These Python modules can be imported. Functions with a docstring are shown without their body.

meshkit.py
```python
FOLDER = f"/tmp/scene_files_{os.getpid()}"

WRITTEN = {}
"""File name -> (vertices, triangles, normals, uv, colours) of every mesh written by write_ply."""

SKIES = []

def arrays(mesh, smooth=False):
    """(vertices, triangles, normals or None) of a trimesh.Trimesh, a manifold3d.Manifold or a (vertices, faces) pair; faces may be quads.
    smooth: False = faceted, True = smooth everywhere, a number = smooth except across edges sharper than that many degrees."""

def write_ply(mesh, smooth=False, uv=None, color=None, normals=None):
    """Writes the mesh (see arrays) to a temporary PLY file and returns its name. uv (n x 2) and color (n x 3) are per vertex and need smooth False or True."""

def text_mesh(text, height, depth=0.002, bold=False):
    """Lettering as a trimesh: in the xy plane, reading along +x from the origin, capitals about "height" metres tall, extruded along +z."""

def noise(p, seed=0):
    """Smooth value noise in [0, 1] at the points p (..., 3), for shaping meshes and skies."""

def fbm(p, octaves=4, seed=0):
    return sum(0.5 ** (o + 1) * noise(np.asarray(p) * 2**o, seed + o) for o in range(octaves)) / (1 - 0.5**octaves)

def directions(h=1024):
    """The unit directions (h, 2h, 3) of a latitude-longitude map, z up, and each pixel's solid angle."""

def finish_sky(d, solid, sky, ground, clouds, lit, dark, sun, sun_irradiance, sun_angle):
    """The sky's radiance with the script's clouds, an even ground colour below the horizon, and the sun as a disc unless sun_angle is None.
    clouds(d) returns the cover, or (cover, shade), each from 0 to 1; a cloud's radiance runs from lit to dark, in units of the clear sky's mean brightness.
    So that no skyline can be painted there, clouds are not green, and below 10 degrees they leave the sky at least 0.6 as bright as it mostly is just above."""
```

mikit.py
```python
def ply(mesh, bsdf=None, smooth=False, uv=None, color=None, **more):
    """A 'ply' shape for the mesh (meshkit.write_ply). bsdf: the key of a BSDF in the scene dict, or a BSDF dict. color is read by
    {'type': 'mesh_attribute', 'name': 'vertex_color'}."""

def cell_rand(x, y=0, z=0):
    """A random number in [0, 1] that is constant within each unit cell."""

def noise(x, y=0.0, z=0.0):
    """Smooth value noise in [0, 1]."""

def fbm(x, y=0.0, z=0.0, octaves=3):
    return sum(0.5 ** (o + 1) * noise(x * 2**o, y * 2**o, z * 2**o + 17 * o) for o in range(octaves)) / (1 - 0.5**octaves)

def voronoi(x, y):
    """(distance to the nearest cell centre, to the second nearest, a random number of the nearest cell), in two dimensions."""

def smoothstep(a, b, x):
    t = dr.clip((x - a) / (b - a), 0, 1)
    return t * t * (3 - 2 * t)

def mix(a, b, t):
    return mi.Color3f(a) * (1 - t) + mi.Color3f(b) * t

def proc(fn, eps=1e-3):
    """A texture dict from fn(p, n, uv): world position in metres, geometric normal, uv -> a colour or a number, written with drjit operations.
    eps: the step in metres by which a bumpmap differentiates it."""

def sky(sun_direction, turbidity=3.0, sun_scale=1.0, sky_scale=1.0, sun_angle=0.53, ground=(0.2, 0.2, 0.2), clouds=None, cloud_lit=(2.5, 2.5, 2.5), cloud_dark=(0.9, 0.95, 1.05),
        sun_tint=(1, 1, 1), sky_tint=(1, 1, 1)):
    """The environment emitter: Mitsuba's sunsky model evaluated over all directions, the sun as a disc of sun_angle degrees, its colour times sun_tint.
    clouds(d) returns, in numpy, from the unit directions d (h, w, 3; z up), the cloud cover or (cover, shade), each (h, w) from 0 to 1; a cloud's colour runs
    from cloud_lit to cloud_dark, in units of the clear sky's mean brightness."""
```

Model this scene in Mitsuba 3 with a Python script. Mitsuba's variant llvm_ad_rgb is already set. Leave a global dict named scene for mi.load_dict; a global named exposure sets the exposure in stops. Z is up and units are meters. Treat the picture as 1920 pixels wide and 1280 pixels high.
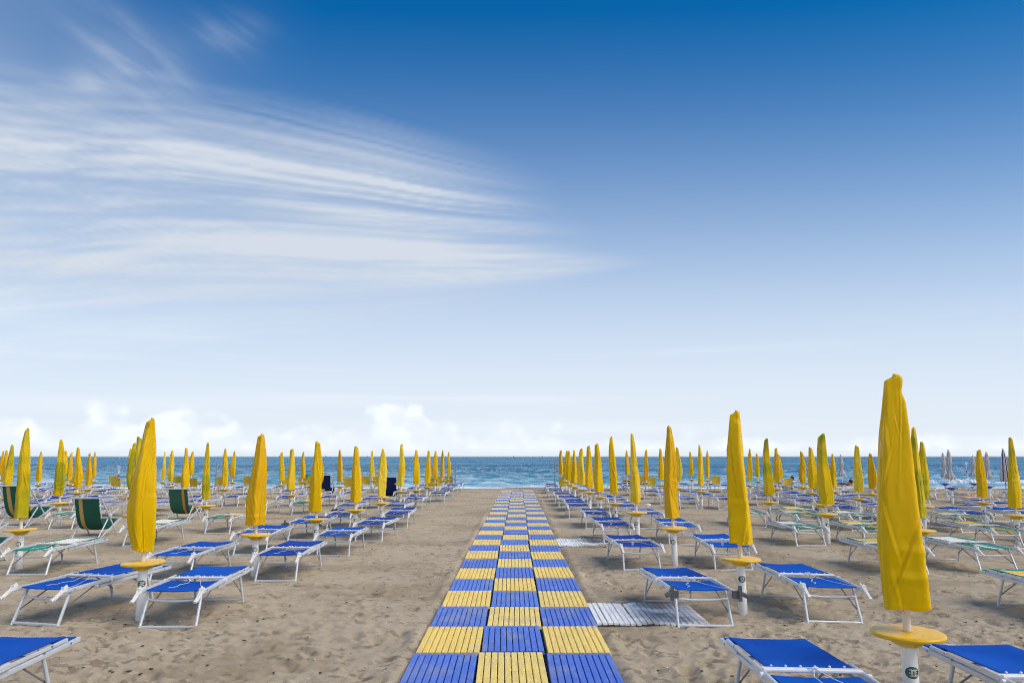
import math, random
import numpy as np, trimesh, drjit as dr, mitsuba as mi, mikit, meshkit
from scipy.spatial import cKDTree
T = mi.ScalarTransform4f
PI = math.pi
random.seed(7); RNG = np.random.default_rng(7)

# ------------------------------------------------------------------ camera, sky, exposure
scene, labels = {}, {}
PITCH = math.atan(216 / 1400.0)
EYE = 1.70
scene['camera'] = {'type': 'perspective', 'fov': 68.88, 'fov_axis': 'x', 'near_clip': 0.05, 'far_clip': 60000.0,
                   'to_world': T().look_at(origin=[0, 0, EYE], target=[0, math.cos(PITCH), EYE + math.sin(PITCH)], up=[0, 0, 1])}
exposure = 1.3
SUN = (0.66, -0.30, 0.69)


def clouds(d):
    """High cirrus sheet fanning over the left of the sky, a low bank of cumulus along the horizon, pale air towards the horizon."""
    az = np.degrees(np.arctan2(d[..., 0], d[..., 1]))
    el = np.degrees(np.arcsin(np.clip(d[..., 2], -1, 1)))
    ss = lambda a, b, x: (lambda t: t * t * (3 - 2 * t))(np.clip((x - a) / (b - a), 0, 1))
    # sea air: whitens smoothly with falling elevation, all round
    air = 0.96 * np.exp(-(np.maximum(el, 0) * (1 + 0.35 * np.sin(np.radians(az)) ** 2) / 17.9) ** 2.0)
    air = np.clip((air - 0.035) / 0.965, 0, 1)
    # the cirrus sheet lies on a plane overhead: h across, g = height over distance towards the sea
    ca = np.maximum(np.cos(np.radians(az)), 0.25)
    g = np.tan(np.radians(np.minimum(el, 80))) / ca
    h = np.clip(np.tan(np.radians(np.clip(az, -85, 85))), -4, 4)
    F = lambda x, y, z, o, sd: meshkit.fbm(np.stack([x, y, x * 0 + z], -1), o, sd)
    # its fibres fan out from a point on the right
    wv = F(h * 2.2, g * 3.0, 1.0, 3, 5) - 0.5
    rho = 0.56 - h
    phi = (g - 0.290 + 0.030 * wv) / np.maximum(rho, 0.05)
    streak = F(rho * 2.0 + 1.5 * wv, phi * 42, 3.0, 4, 11)
    fine = F(rho * 6.0 + 4 * wv, phi * 130 + 3 * wv, 5.0, 6, 17)
    rip = F(rho * 46 + phi * 90, phi * 70, 1.0, 2, 31)
    big = F(rho * 2.6, phi * 15, 9.0, 3, 23)
    tipr = 0.40 + 0.50 * np.abs(phi + 0.05) + 0.10 * (F(rho * 0, phi * 30, 2.0, 3, 4) - 0.5)
    sheet = ss(-0.150, -0.045, phi + 0.09 * (streak - .5)) * ss(0.285, 0.125, phi + 0.16 * (streak - .5) + 0.05 * ss(0.7, 1.3, rho)) * ss(tipr - 0.03, tipr + 0.24, rho) ** 0.8
    dens = ss(0.30, 0.70, 0.38 * streak + 0.38 * fine + 0.27 * big - 0.015 + 0.05 * (rip - 0.5) * ss(0.5, 1.0, rho))
    core = np.exp(-((phi + 0.022) / 0.052) ** 2) * ss(tipr - 0.02, tipr + 0.14, rho) * (0.45 + 0.55 * ss(1.15, 0.65, rho)) + 1.0 * np.exp(-((phi - 0.110) / 0.062) ** 2) * ss(0.46, 0.72, rho) * ss(1.50, 0.80, rho)
    mist = F(rho * 1.6, phi * 9, 6.0, 3, 29)
    cir = np.clip(sheet * (0.10 + 0.20 * ss(.35, .6, mist) + 0.62 * dens) + core * sheet ** 0.5 * (0.03 + 0.30 * dens * (0.4 + fine)), 0, 0.93)
    # a thin veil in the upper left with one brighter tuft
    veil = ss(-0.25, -0.85, h) * ss(0.36, 0.50, g) * (0.06 + 0.34 * F(h * 3, g * 6, 8.0, 3, 3))
    tuft = np.exp(-((h + 0.545 + 0.25 * (g - 0.56)) / 0.055) ** 2 - ((g - 0.565 + 0.55 * (h + 0.545)) / 0.040) ** 2)
    tuft2 = np.exp(-((h + 0.42) / 0.05) ** 2 - ((g - 0.60) / 0.028) ** 2) * 0.5 + np.exp(-((h + 0.60) / 0.05) ** 2 - ((g - 0.53) / 0.02) ** 2) * 0.45
    loose = np.clip((tuft + tuft2) ** 0.8 * (0.15 + 0.95 * ss(0.34, 0.74, F(h * 11 + g * 7, g * 26 + h * 17, 5.0, 6, 78))) * 0.52, 0, 0.6)
    # thin layers low down
    low = meshkit.fbm(np.stack([az * 0.035, el * 0.9, az * 0 + 2], -1), 4, 41)
    layers = ss(0.46, 0.72, low) * ss(11, 5, el) * 0.34
    # the cumulus bank
    t1 = meshkit.fbm(np.stack([az * 0.13, az * 0, az * 0 + 4], -1), 2, 53); t2 = meshkit.fbm(np.stack([az * 0.42, az * 0, az * 0 + 8], -1), 4, 57)
    top = (1.7 + 1.5 * ss(0.32, 0.66, t1)) * (0.35 + 1.15 * t2) * (0.40 + 0.60 * ss(15, 3, az))
    puff = meshkit.fbm(np.stack([az * 0.55, el * 0.85, az * 0 + 7], -1), 5, 61)
    cum = ss(-0.45, 0.75, top * (0.42 + 1.1 * puff) - el) * ss(0.15, 0.7, el) * (0.62 + 0.38 * ss(0.38, 0.58, puff))
    puff2 = meshkit.fbm(np.stack([az * 0.7, (el + 0.35) * 1.0, az * 0 + 7], -1), 4, 61)
    white = np.clip(cir + veil + loose + layers, 0, 0.95)
    cover = 1 - (1 - air) * (1 - white) * (1 - 0.80 * cum)
    # shade: 0 = lit white, 1 = bluish air / grey cloud base
    base = ss(0.1, 0.9, (puff2 - 0.35) * 2 + 0.6 * (top - el) / np.maximum(top, 0.5))
    sh_air, sh_cum, sh_cir = 0.30, 0.02 + 0.20 * base, 0.16 + 0.40 * ss(7, 12, el)
    w_air, w_cir, w_cum = air * (1 - white) * (1 - cum), white * (1 - cum), cum
    shade = (w_air * sh_air + w_cir * sh_cir + w_cum * sh_cum) / np.maximum(w_air + w_cir + w_cum, 1e-6)
    return cover, shade


scene['sky'] = mikit.sky(SUN, turbidity=2, sun_scale=0.90, sun_angle=48, sky_scale=1.0, ground=(0.25, 0.24, 0.22), clouds=clouds, sun_tint=(0.95, 1.0, 1.08),
                         cloud_lit=(4.85, 5.16, 5.50), cloud_dark=(2.18, 2.45, 2.85), sky_tint=(0.04, 0.88, 1.40))

# ------------------------------------------------------------------ materials
fbm, noise, sst, mix = mikit.fbm, mikit.noise, mikit.smoothstep, mikit.mix


def bsdf(name, color, rough=0.5, spec=0.5, **more):
    if not isinstance(color, dict):
        color = {'type': 'rgb', 'value': list(color)}
    inner = {'type': 'principled', 'base_color': color, 'roughness': rough, 'specular': spec, **more}
    scene[name] = {'type': 'twosided', 'inner': inner}


def bumped(name, color, bump, rough=0.5, spec=0.5, scale=1.0, eps=2e-3, **more):
    inner = {'type': 'principled', 'base_color': mikit.proc(color) if callable(color) else {'type': 'rgb', 'value': list(color)}, 'roughness': rough, 'specular': spec, **more}
    scene[name] = {'type': 'twosided', 'inner': {'type': 'bumpmap', 'arbitrary': mikit.proc(bump, eps), 'scale': scale, 'b': inner}}


def sand_col(p, n, uv):
    a = fbm(p.x * 0.9, p.y * 0.9, 0.0, 3)
    b = fbm(p.x * 7, p.y * 7, 1.0, 3)
    g = noise(p.x * 260, p.y * 260, p.z * 200)
    c = mix((0.410, 0.346, 0.254), (0.315, 0.255, 0.178), sst(0.35, 0.70, 0.6 * a + 0.4 * b))
    damp = sst(2.2, 0.0, dr.abs(p.y - 45.2)) * 0.45
    crumbs = sst(0.575, 0.69, fbm(p.x * 14, p.y * 18, 2.0, 4)) * sst(0.36, 0.56, fbm(p.x * 2.3, p.y * 2.9, 6.0, 3))
    return mix(c, (0.150, 0.115, 0.082), 0.58 * crumbs) * (0.84 + 0.32 * g) * (1 - damp)


def sand_bump(p, n, uv):
    return 0.008 * fbm(p.x * 30, p.y * 36, p.z * 10, 4) + 0.0016 * noise(p.x * 210, p.y * 210)


bumped('m_sand', sand_col, sand_bump, 0.92, 0.15)


def dusty(base, dust, lo=0.56, hi=0.78, f=3.2):
    def fn(p, n, uv):
        k = sst(lo, hi, fbm(p.x * f, p.y * f * 0.8, 2.0, 4))
        k2 = sst(0.58, 0.75, fbm(p.x * 16, p.y * 9, 5.0, 3))
        s = 0.92 + 0.16 * noise(p.x * 55, p.y * 6)
        return mix(base, dust, dr.clip(0.55 * k + 0.28 * k2, 0, 1)) * s
    return mikit.proc(fn)


bsdf('m_tile_blue', dusty((0.060, 0.160, 0.66), (0.27, 0.30, 0.42), 0.52, 0.80), 0.42)
bsdf('m_tile_blue_faded', dusty((0.095, 0.21, 0.70), (0.25, 0.28, 0.42), 0.48, 0.80), 0.5)
bsdf('m_tile_yellow', dusty((0.92, 0.67, 0.125), (0.60, 0.49, 0.30), 0.58, 0.88), 0.42)
bsdf('m_tile_yellow_faded', dusty((0.90, 0.69, 0.18), (0.60, 0.50, 0.33), 0.52, 0.88), 0.5)
bsdf('m_gap_shade_blue', (0.012, 0.02, 0.10), 0.7)
bsdf('m_tile_gap_yellow', (0.42, 0.22, 0.02), 0.6)


def plank_col(p, n, uv):
    w = sst(0.34, 0.60, fbm(p.x * 3.1, p.y * 4.6, 3.0, 4)) * sst(1.15, 1.65, p.x)
    s = 0.9 + 0.2 * noise(p.x * 60, p.y * 8)
    return mix((0.84, 0.85, 0.85), (0.34, 0.28, 0.22), 0.85 * w) * s


bsdf('m_white_plank', mikit.proc(plank_col), 0.6)


def vinyl_bump(p, n, uv):
    return 0.0022 * fbm(p.x * 22, p.y * 22, p.z * 13, 3) + 0.0004 * noise(p.x * 400, p.y * 400, p.z * 400)


def yellow_col(p, n, uv):
    k = fbm(p.x * 5, p.y * 5, p.z * 3, 3)
    return mix((0.84, 0.540, 0.0), (0.78, 0.455, 0.0), k)


def yellow_stained(p, n, uv):
    k = sst(0.40, 0.62, fbm(p.x * 1.3, p.y * 1.3, p.z * 1.8, 3))
    return mix((0.78, 0.52, 0.004), (0.40, 0.36, 0.008), k)


def yellow_deep(p, n, uv):
    k = fbm(p.x * 5, p.y * 5, p.z * 3, 3)
    return mix((0.80, 0.47, 0.0), (0.72, 0.38, 0.0), k)


bumped('m_cover', yellow_col, vinyl_bump, 0.36, 0.16)
bumped('m_cover_faded', lambda p, n, uv: mix((0.86, 0.63, 0.045), (0.80, 0.52, 0.01), sst(0.35, 0.65, fbm(p.x * 2.2, p.y * 2.2, p.z * 2.0, 3))), vinyl_bump, 0.5, 0.22)
bumped('m_cover_stained', yellow_stained, vinyl_bump, 0.36, 0.16)
bumped('m_cover_deep', yellow_deep, vinyl_bump, 0.45, 0.22)
bsdf('m_table', mikit.proc(lambda p, n, uv: mix((0.80, 0.48, 0.015), (0.92, 0.69, 0.11), sst(0.75, 0.98, n.z) * (0.75 + 0.35 * fbm(p.x * 9, p.y * 9, 1.0, 3))) * (0.95 + 0.1 * noise(p.x * 60, p.y * 60, p.z * 60))), 0.32, 0.4)  # upward faces paler: bleaching and reflected sky mixed into the colour
bsdf('m_table_blue', (0.02, 0.06, 0.36), 0.4)


def white_tube(p, n, uv):
    d = sst(0.22, 0.0, p.z + 0.06) * (0.35 + 0.65 * noise(p.x * 30, p.y * 30, p.z * 18))
    return mix((0.87, 0.86, 0.84), (0.52, 0.47, 0.41), 0.6 * d) * (0.95 + 0.1 * noise(p.x * 40, p.y * 40, p.z * 9))


bsdf('m_tube', mikit.proc(white_tube), 0.5)
bsdf('m_pole', (0.74, 0.70, 0.60), 0.42)
bsdf('m_pole_grey', (0.30, 0.29, 0.29), 0.5)
bsdf('m_pole_dark', (0.10, 0.11, 0.14), 0.6)
bsdf('m_alu', mikit.proc(lambda p, n, uv: mi.Color3f(0.65, 0.69, 0.74) * (0.93 + 0.14 * fbm(p.x * 9, p.y * 9, p.z * 9, 2))), 0.36, 0.5, metallic=0.25)
bsdf('m_alu_dark', (0.20, 0.21, 0.23), 0.45, 0.5, metallic=0.3)
bsdf('m_white', (0.80, 0.80, 0.79), 0.45)
bsdf('m_clamp_grey', (0.09, 0.095, 0.11), 0.5)
bsdf('m_screw', (0.32, 0.33, 0.35), 0.4, 0.5, metallic=0.6)


def weave(a, b):
    def fn(p, n, uv):
        k = sst(0.3, 0.7, fbm(p.x * 2.3, p.y * 2.3, p.z * 2.3, 4))
        g = noise(p.x * 300, p.y * 300, p.z * 300)
        return mix(a, b, k) * (0.88 + 0.24 * g)
    return mikit.proc(fn)


bsdf('m_blue', weave((0.005, 0.096, 0.50), (0.005, 0.072, 0.41)), 0.7, 0.1)
bsdf('m_blue_deep', weave((0.012, 0.062, 0.38), (0.009, 0.048, 0.30)), 0.7, 0.1)
bsdf('m_navy', weave((0.008, 0.020, 0.115), (0.006, 0.015, 0.085)), 0.7, 0.3)
GREEN, TEAL, ORANGE, CREAM = (0.012, 0.150, 0.095), (0.015, 0.245, 0.185), (0.72, 0.34, 0.03), (0.78, 0.74, 0.64)


def striped(base, stripe, lo, hi):
    def fn(p, n, uv):
        k = sst(lo - 0.006, lo + 0.006, uv.x) * sst(hi + 0.006, hi - 0.006, uv.x)
        return mix(base, stripe, k) * (0.88 + 0.2 * noise(p.x * 300, p.y * 300, p.z * 300))
    return mikit.proc(fn)


def framed(base, stripe, lo, hi, v1):
    def fn(p, n, uv):
        k = sst(lo - 0.006, lo + 0.006, uv.x) * sst(hi + 0.006, hi - 0.006, uv.x) * sst(v1 + 0.01, v1 - 0.01, uv.y)
        return mix(base, stripe, k) * (0.88 + 0.2 * noise(p.x * 300, p.y * 300, p.z * 300))
    return mikit.proc(fn)


bsdf('m_green_cream_far', framed(TEAL, CREAM, 0.10, 0.86, 0.93), 0.65, 0.3)
bsdf('m_green_cream_near', striped(TEAL, CREAM, 0.62, 0.76), 0.65, 0.3)
bsdf('m_green_orange_far', framed(TEAL, (0.80, 0.52, 0.10), 0.12, 0.88, 0.90), 0.65, 0.3)
bsdf('m_green_orange_near', striped((0.010, 0.19, 0.13), ORANGE, 0.60, 0.78), 0.65, 0.3)
bsdf('m_green', weave((0.016, 0.165, 0.105), (0.012, 0.13, 0.085)), 0.65, 0.3)
bsdf('m_deck_gold', striped((0.014, 0.100, 0.066), (0.52, 0.34, 0.10), 0.15, 0.30), 0.7, 0.3)
bsdf('m_deck_orange', striped((0.028, 0.125, 0.080), (0.60, 0.26, 0.035), 0.67, 0.81), 0.7, 0.3)
bsdf('m_orange', weave((0.66, 0.30, 0.07), (0.55, 0.24, 0.06)), 0.65, 0.3)
bsdf('m_sun_yellow', weave((0.70, 0.48, 0.10), (0.60, 0.40, 0.08)), 0.65, 0.3)
bsdf('m_chair_yellow', weave((0.66, 0.48, 0.045), (0.56, 0.40, 0.04)), 0.5, 0.4)
bsdf('m_badge', (0.030, 0.125, 0.105), 0.45)
bsdf('m_badge_pale', (0.74, 0.74, 0.62), 0.5)
bsdf('m_ink', (0.012, 0.016, 0.03), 0.6)
bsdf('m_grey_cloth', mikit.proc(lambda p, n, uv: mix((0.62, 0.60, 0.58), (0.44, 0.42, 0.44), sst(0.3, 0.7, 0.5 + 0.5 * dr.sin(uv.x * 2 * PI * 9)))), 0.7, 0.3)
bsdf('m_stripe_cloth', mikit.proc(lambda p, n, uv: mix((0.66, 0.63, 0.62), (0.10, 0.08, 0.17), sst(0.55, 0.7, 0.5 + 0.5 * dr.sin(uv.x * 2 * PI * 6)))), 0.7, 0.3)
bsdf('m_shell', (0.78, 0.74, 0.68), 0.5)
bsdf('m_weed', (0.060, 0.045, 0.032), 0.9)
bsdf('m_paper', (0.82, 0.82, 0.82), 0.7)
bsdf('m_skin', (0.50, 0.30, 0.21), 0.55)
bsdf('m_hair', (0.022, 0.015, 0.013), 0.5)
bsdf('m_shirt', mikit.proc(lambda p, n, uv: mix((0.80, 0.80, 0.80), (0.012, 0.015, 0.04), sst(0.45, 0.55, 0.5 + 0.5 * dr.sin(p.z * 2 * PI / 0.075)))), 0.75)
bsdf('m_shorts', (0.03, 0.04, 0.09), 0.8)
bsdf('m_lid_green', (0.03, 0.22, 0.12), 0.45)
bsdf('m_drum', (0.016, 0.018, 0.018), 0.5)
bsdf('m_block', (0.52, 0.49, 0.45), 0.9)
bsdf('m_red', (0.28, 0.03, 0.16), 0.5)
bsdf('m_sign', (0.62, 0.55, 0.62), 0.5)
bsdf('m_sign_dark', (0.06, 0.04, 0.10), 0.5)
bsdf('m_foam', (0.86, 0.88, 0.90), 0.85, 0.2)


def sea_col(p, n, uv):
    near = sst(110.0, 46.0, p.y)
    c = mix((0.018, 0.145, 0.260), (0.085, 0.290, 0.400), near)
    t = fbm(p.x * 0.30, p.y * 0.9, 3.0, 4)
    foam = sst(0.54, 0.72, t) * sst(100.0, 46.0, p.y) * 0.62 + sst(47.8, 45.6, p.y + 1.8 * noise(p.x * 0.5, p.y * 0.8)) * 0.8  # shoreline foam, plus wide pale patches of sky reflection painted into the colour
    return mix(c, (0.74, 0.80, 0.84), dr.clip(foam, 0, 1))


def sea_bump(p, n, uv):
    s = 1.0 / (1.0 + dr.square(p.y / 110.0))
    return s * (0.050 * fbm(p.x * 1.1, p.y * 2.0, 0.0, 3) + 0.10 * fbm(p.x * 0.3, p.y * 0.8, 4.0, 2))


def sea_far_col(p, n, uv):
    t = fbm(p.x * 0.05, p.y * 0.035, 1.0, 4)
    return mix((0.034, 0.160, 0.295), (0.085, 0.235, 0.355), sst(0.3, 0.7, t))


bumped('m_sea_near', sea_col, sea_bump, 0.16, 0.5, eps=2e-2)
bsdf('m_sea_open', mikit.proc(sea_far_col), 0.55, 0.22)
scene['m_sea'] = {'type': 'blendbsdf', 'weight': mikit.proc(lambda p, n, uv: 0.08 + 0.84 * sst(60.0, 190.0, p.y)), 'a': {'type': 'ref', 'id': 'm_sea_near'}, 'b': {'type': 'ref', 'id': 'm_sea_open'}}


# ------------------------------------------------------------------ mesh helpers


def cat(ms):
    return trimesh.util.concatenate(ms)


def box(cx, cy, cz, sx, sy, sz):
    m = trimesh.creation.box((sx, sy, sz)); m.apply_translation((cx, cy, cz)); return m


def bar(p0, p1, w, h, up=(0, 0, 1), c=0.25):
    """A chamfered rectangular bar from p0 to p1, w across and h along 'up'."""
    p0, p1 = np.array(p0, float), np.array(p1, float)
    z = p1 - p0; z /= np.linalg.norm(z)
    x = np.cross(up, z)
    if np.linalg.norm(x) < 1e-6: x = np.cross((0, 1, 0), z)
    x /= np.linalg.norm(x); y = np.cross(z, x)
    a, b, k = w / 2, h / 2, c * min(w, h) / 1.0
    pr = [(a - k, -b), (a, -b + k), (a, b - k), (a - k, b), (-a + k, b), (-a, b - k), (-a, -b + k), (-a + k, -b)]
    v = np.array([p + x * q[0] + y * q[1] for p in (p0, p1) for q in pr])
    f = []
    for i in range(8):
        j = (i + 1) % 8
        f += [[i, j, j + 8], [i, j + 8, i + 8]]
    for i in range(1, 7):
        f += [[0, i + 1, i], [8, 8 + i, 9 + i]]
    return trimesh.Trimesh(v, f, process=False)


def tube(pts, r, n=8, close=True):
    pts = np.array(pts, float)
    r = np.broadcast_to(np.asarray(r, float), (len(pts),))
    tan = np.gradient(pts, axis=0); tan /= np.linalg.norm(tan, axis=1, keepdims=True)
    ref = np.array([0, 0, 1.0]) if abs(tan[0][2]) < 0.9 else np.array([1.0, 0, 0])
    v = []
    for p, t, q in zip(pts, tan, r):
        x = np.cross(ref, t); x /= max(np.linalg.norm(x), 1e-9); y = np.cross(t, x); ref = np.cross(t, x) if abs(t @ ref) > 0.95 else ref
        a = np.arange(n) / n * 2 * PI
        v.append(p + q * (np.cos(a)[:, None] * x + np.sin(a)[:, None] * y))
    m = len(pts); v = np.vstack(v); f = []
    for i in range(m - 1):
        for j in range(n):
            k = (j + 1) % n
            f += [[i * n + j, i * n + k, (i + 1) * n + k], [i * n + j, (i + 1) * n + k, (i + 1) * n + j]]
    if close:
        for i in range(1, n - 1):
            f += [[0, i + 1, i], [(m - 1) * n, (m - 1) * n + i, (m - 1) * n + i + 1]]
    return trimesh.Trimesh(v, f, process=False)


def lathe(profile, n=32):
    return trimesh.creation.revolve(np.array(profile, float), sections=n)


def grid(fn, nu, nv):
    """An open sheet from fn(u, v) -> xyz; returns (mesh, uv)."""
    u, v = np.meshgrid(np.linspace(0, 1, nu), np.linspace(0, 1, nv), indexing='ij')
    P = fn(u.ravel(), v.ravel())
    f = []
    for i in range(nu - 1):
        for j in range(nv - 1):
            a = i * nv + j
            f += [[a, a + nv, a + nv + 1], [a, a + nv + 1, a + 1]]
    return trimesh.Trimesh(P, f, process=False), np.stack([u.ravel(), v.ravel()], 1)


def ply(m, b, smooth=30, uv=None):
    return mikit.ply(m, b, smooth=True if uv is not None else smooth, uv=uv) if uv is not None else mikit.ply(m, b, smooth=smooth)


def fresh(name):
    if name not in taken:
        taken[name] = 0; return name
    taken[name] += 1
    return f'{name}_{taken[name]:03d}'


taken = {}


def thing(name, label, category, group=None, kind=None):
    key = fresh(name)
    labels[key] = {'label': label}
    if category: labels[key]['category'] = category
    if group: labels[key]['group'] = group
    if kind: labels[key]['kind'] = kind
    return key


def put(parent, part, shape, M=None, label=None):
    key = fresh(parent + '__' + part)
    scene[key] = {**shape, 'to_world': M} if M is not None else dict(shape)
    if label: labels[key] = {'label': label}
    return key


def single(name, shape, label, category, M=None, group=None, kind=None):
    key = thing(name, label, category, group, kind)
    scene[key] = {**shape, 'to_world': M} if M is not None else dict(shape)
    return key


SEA_Z = -0.14


def gz(y):
    y = np.asarray(y, float)
    return np.where(y < 42, -0.003 * np.maximum(y - 5, 0), np.where(y < 45.5, -0.111 - 0.0083 * (y - 42), -0.140 - 0.05 * (y - 45.5)))


def place(x, y, rz=0.0, dz=0.0, lean=0.0, s=1.0):
    return T().translate([x, y, float(gz(y)) + dz]).rotate([0, 1, 0], math.degrees(lean)).rotate([0, 0, 1], rz).scale([s, s, s])


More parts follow.
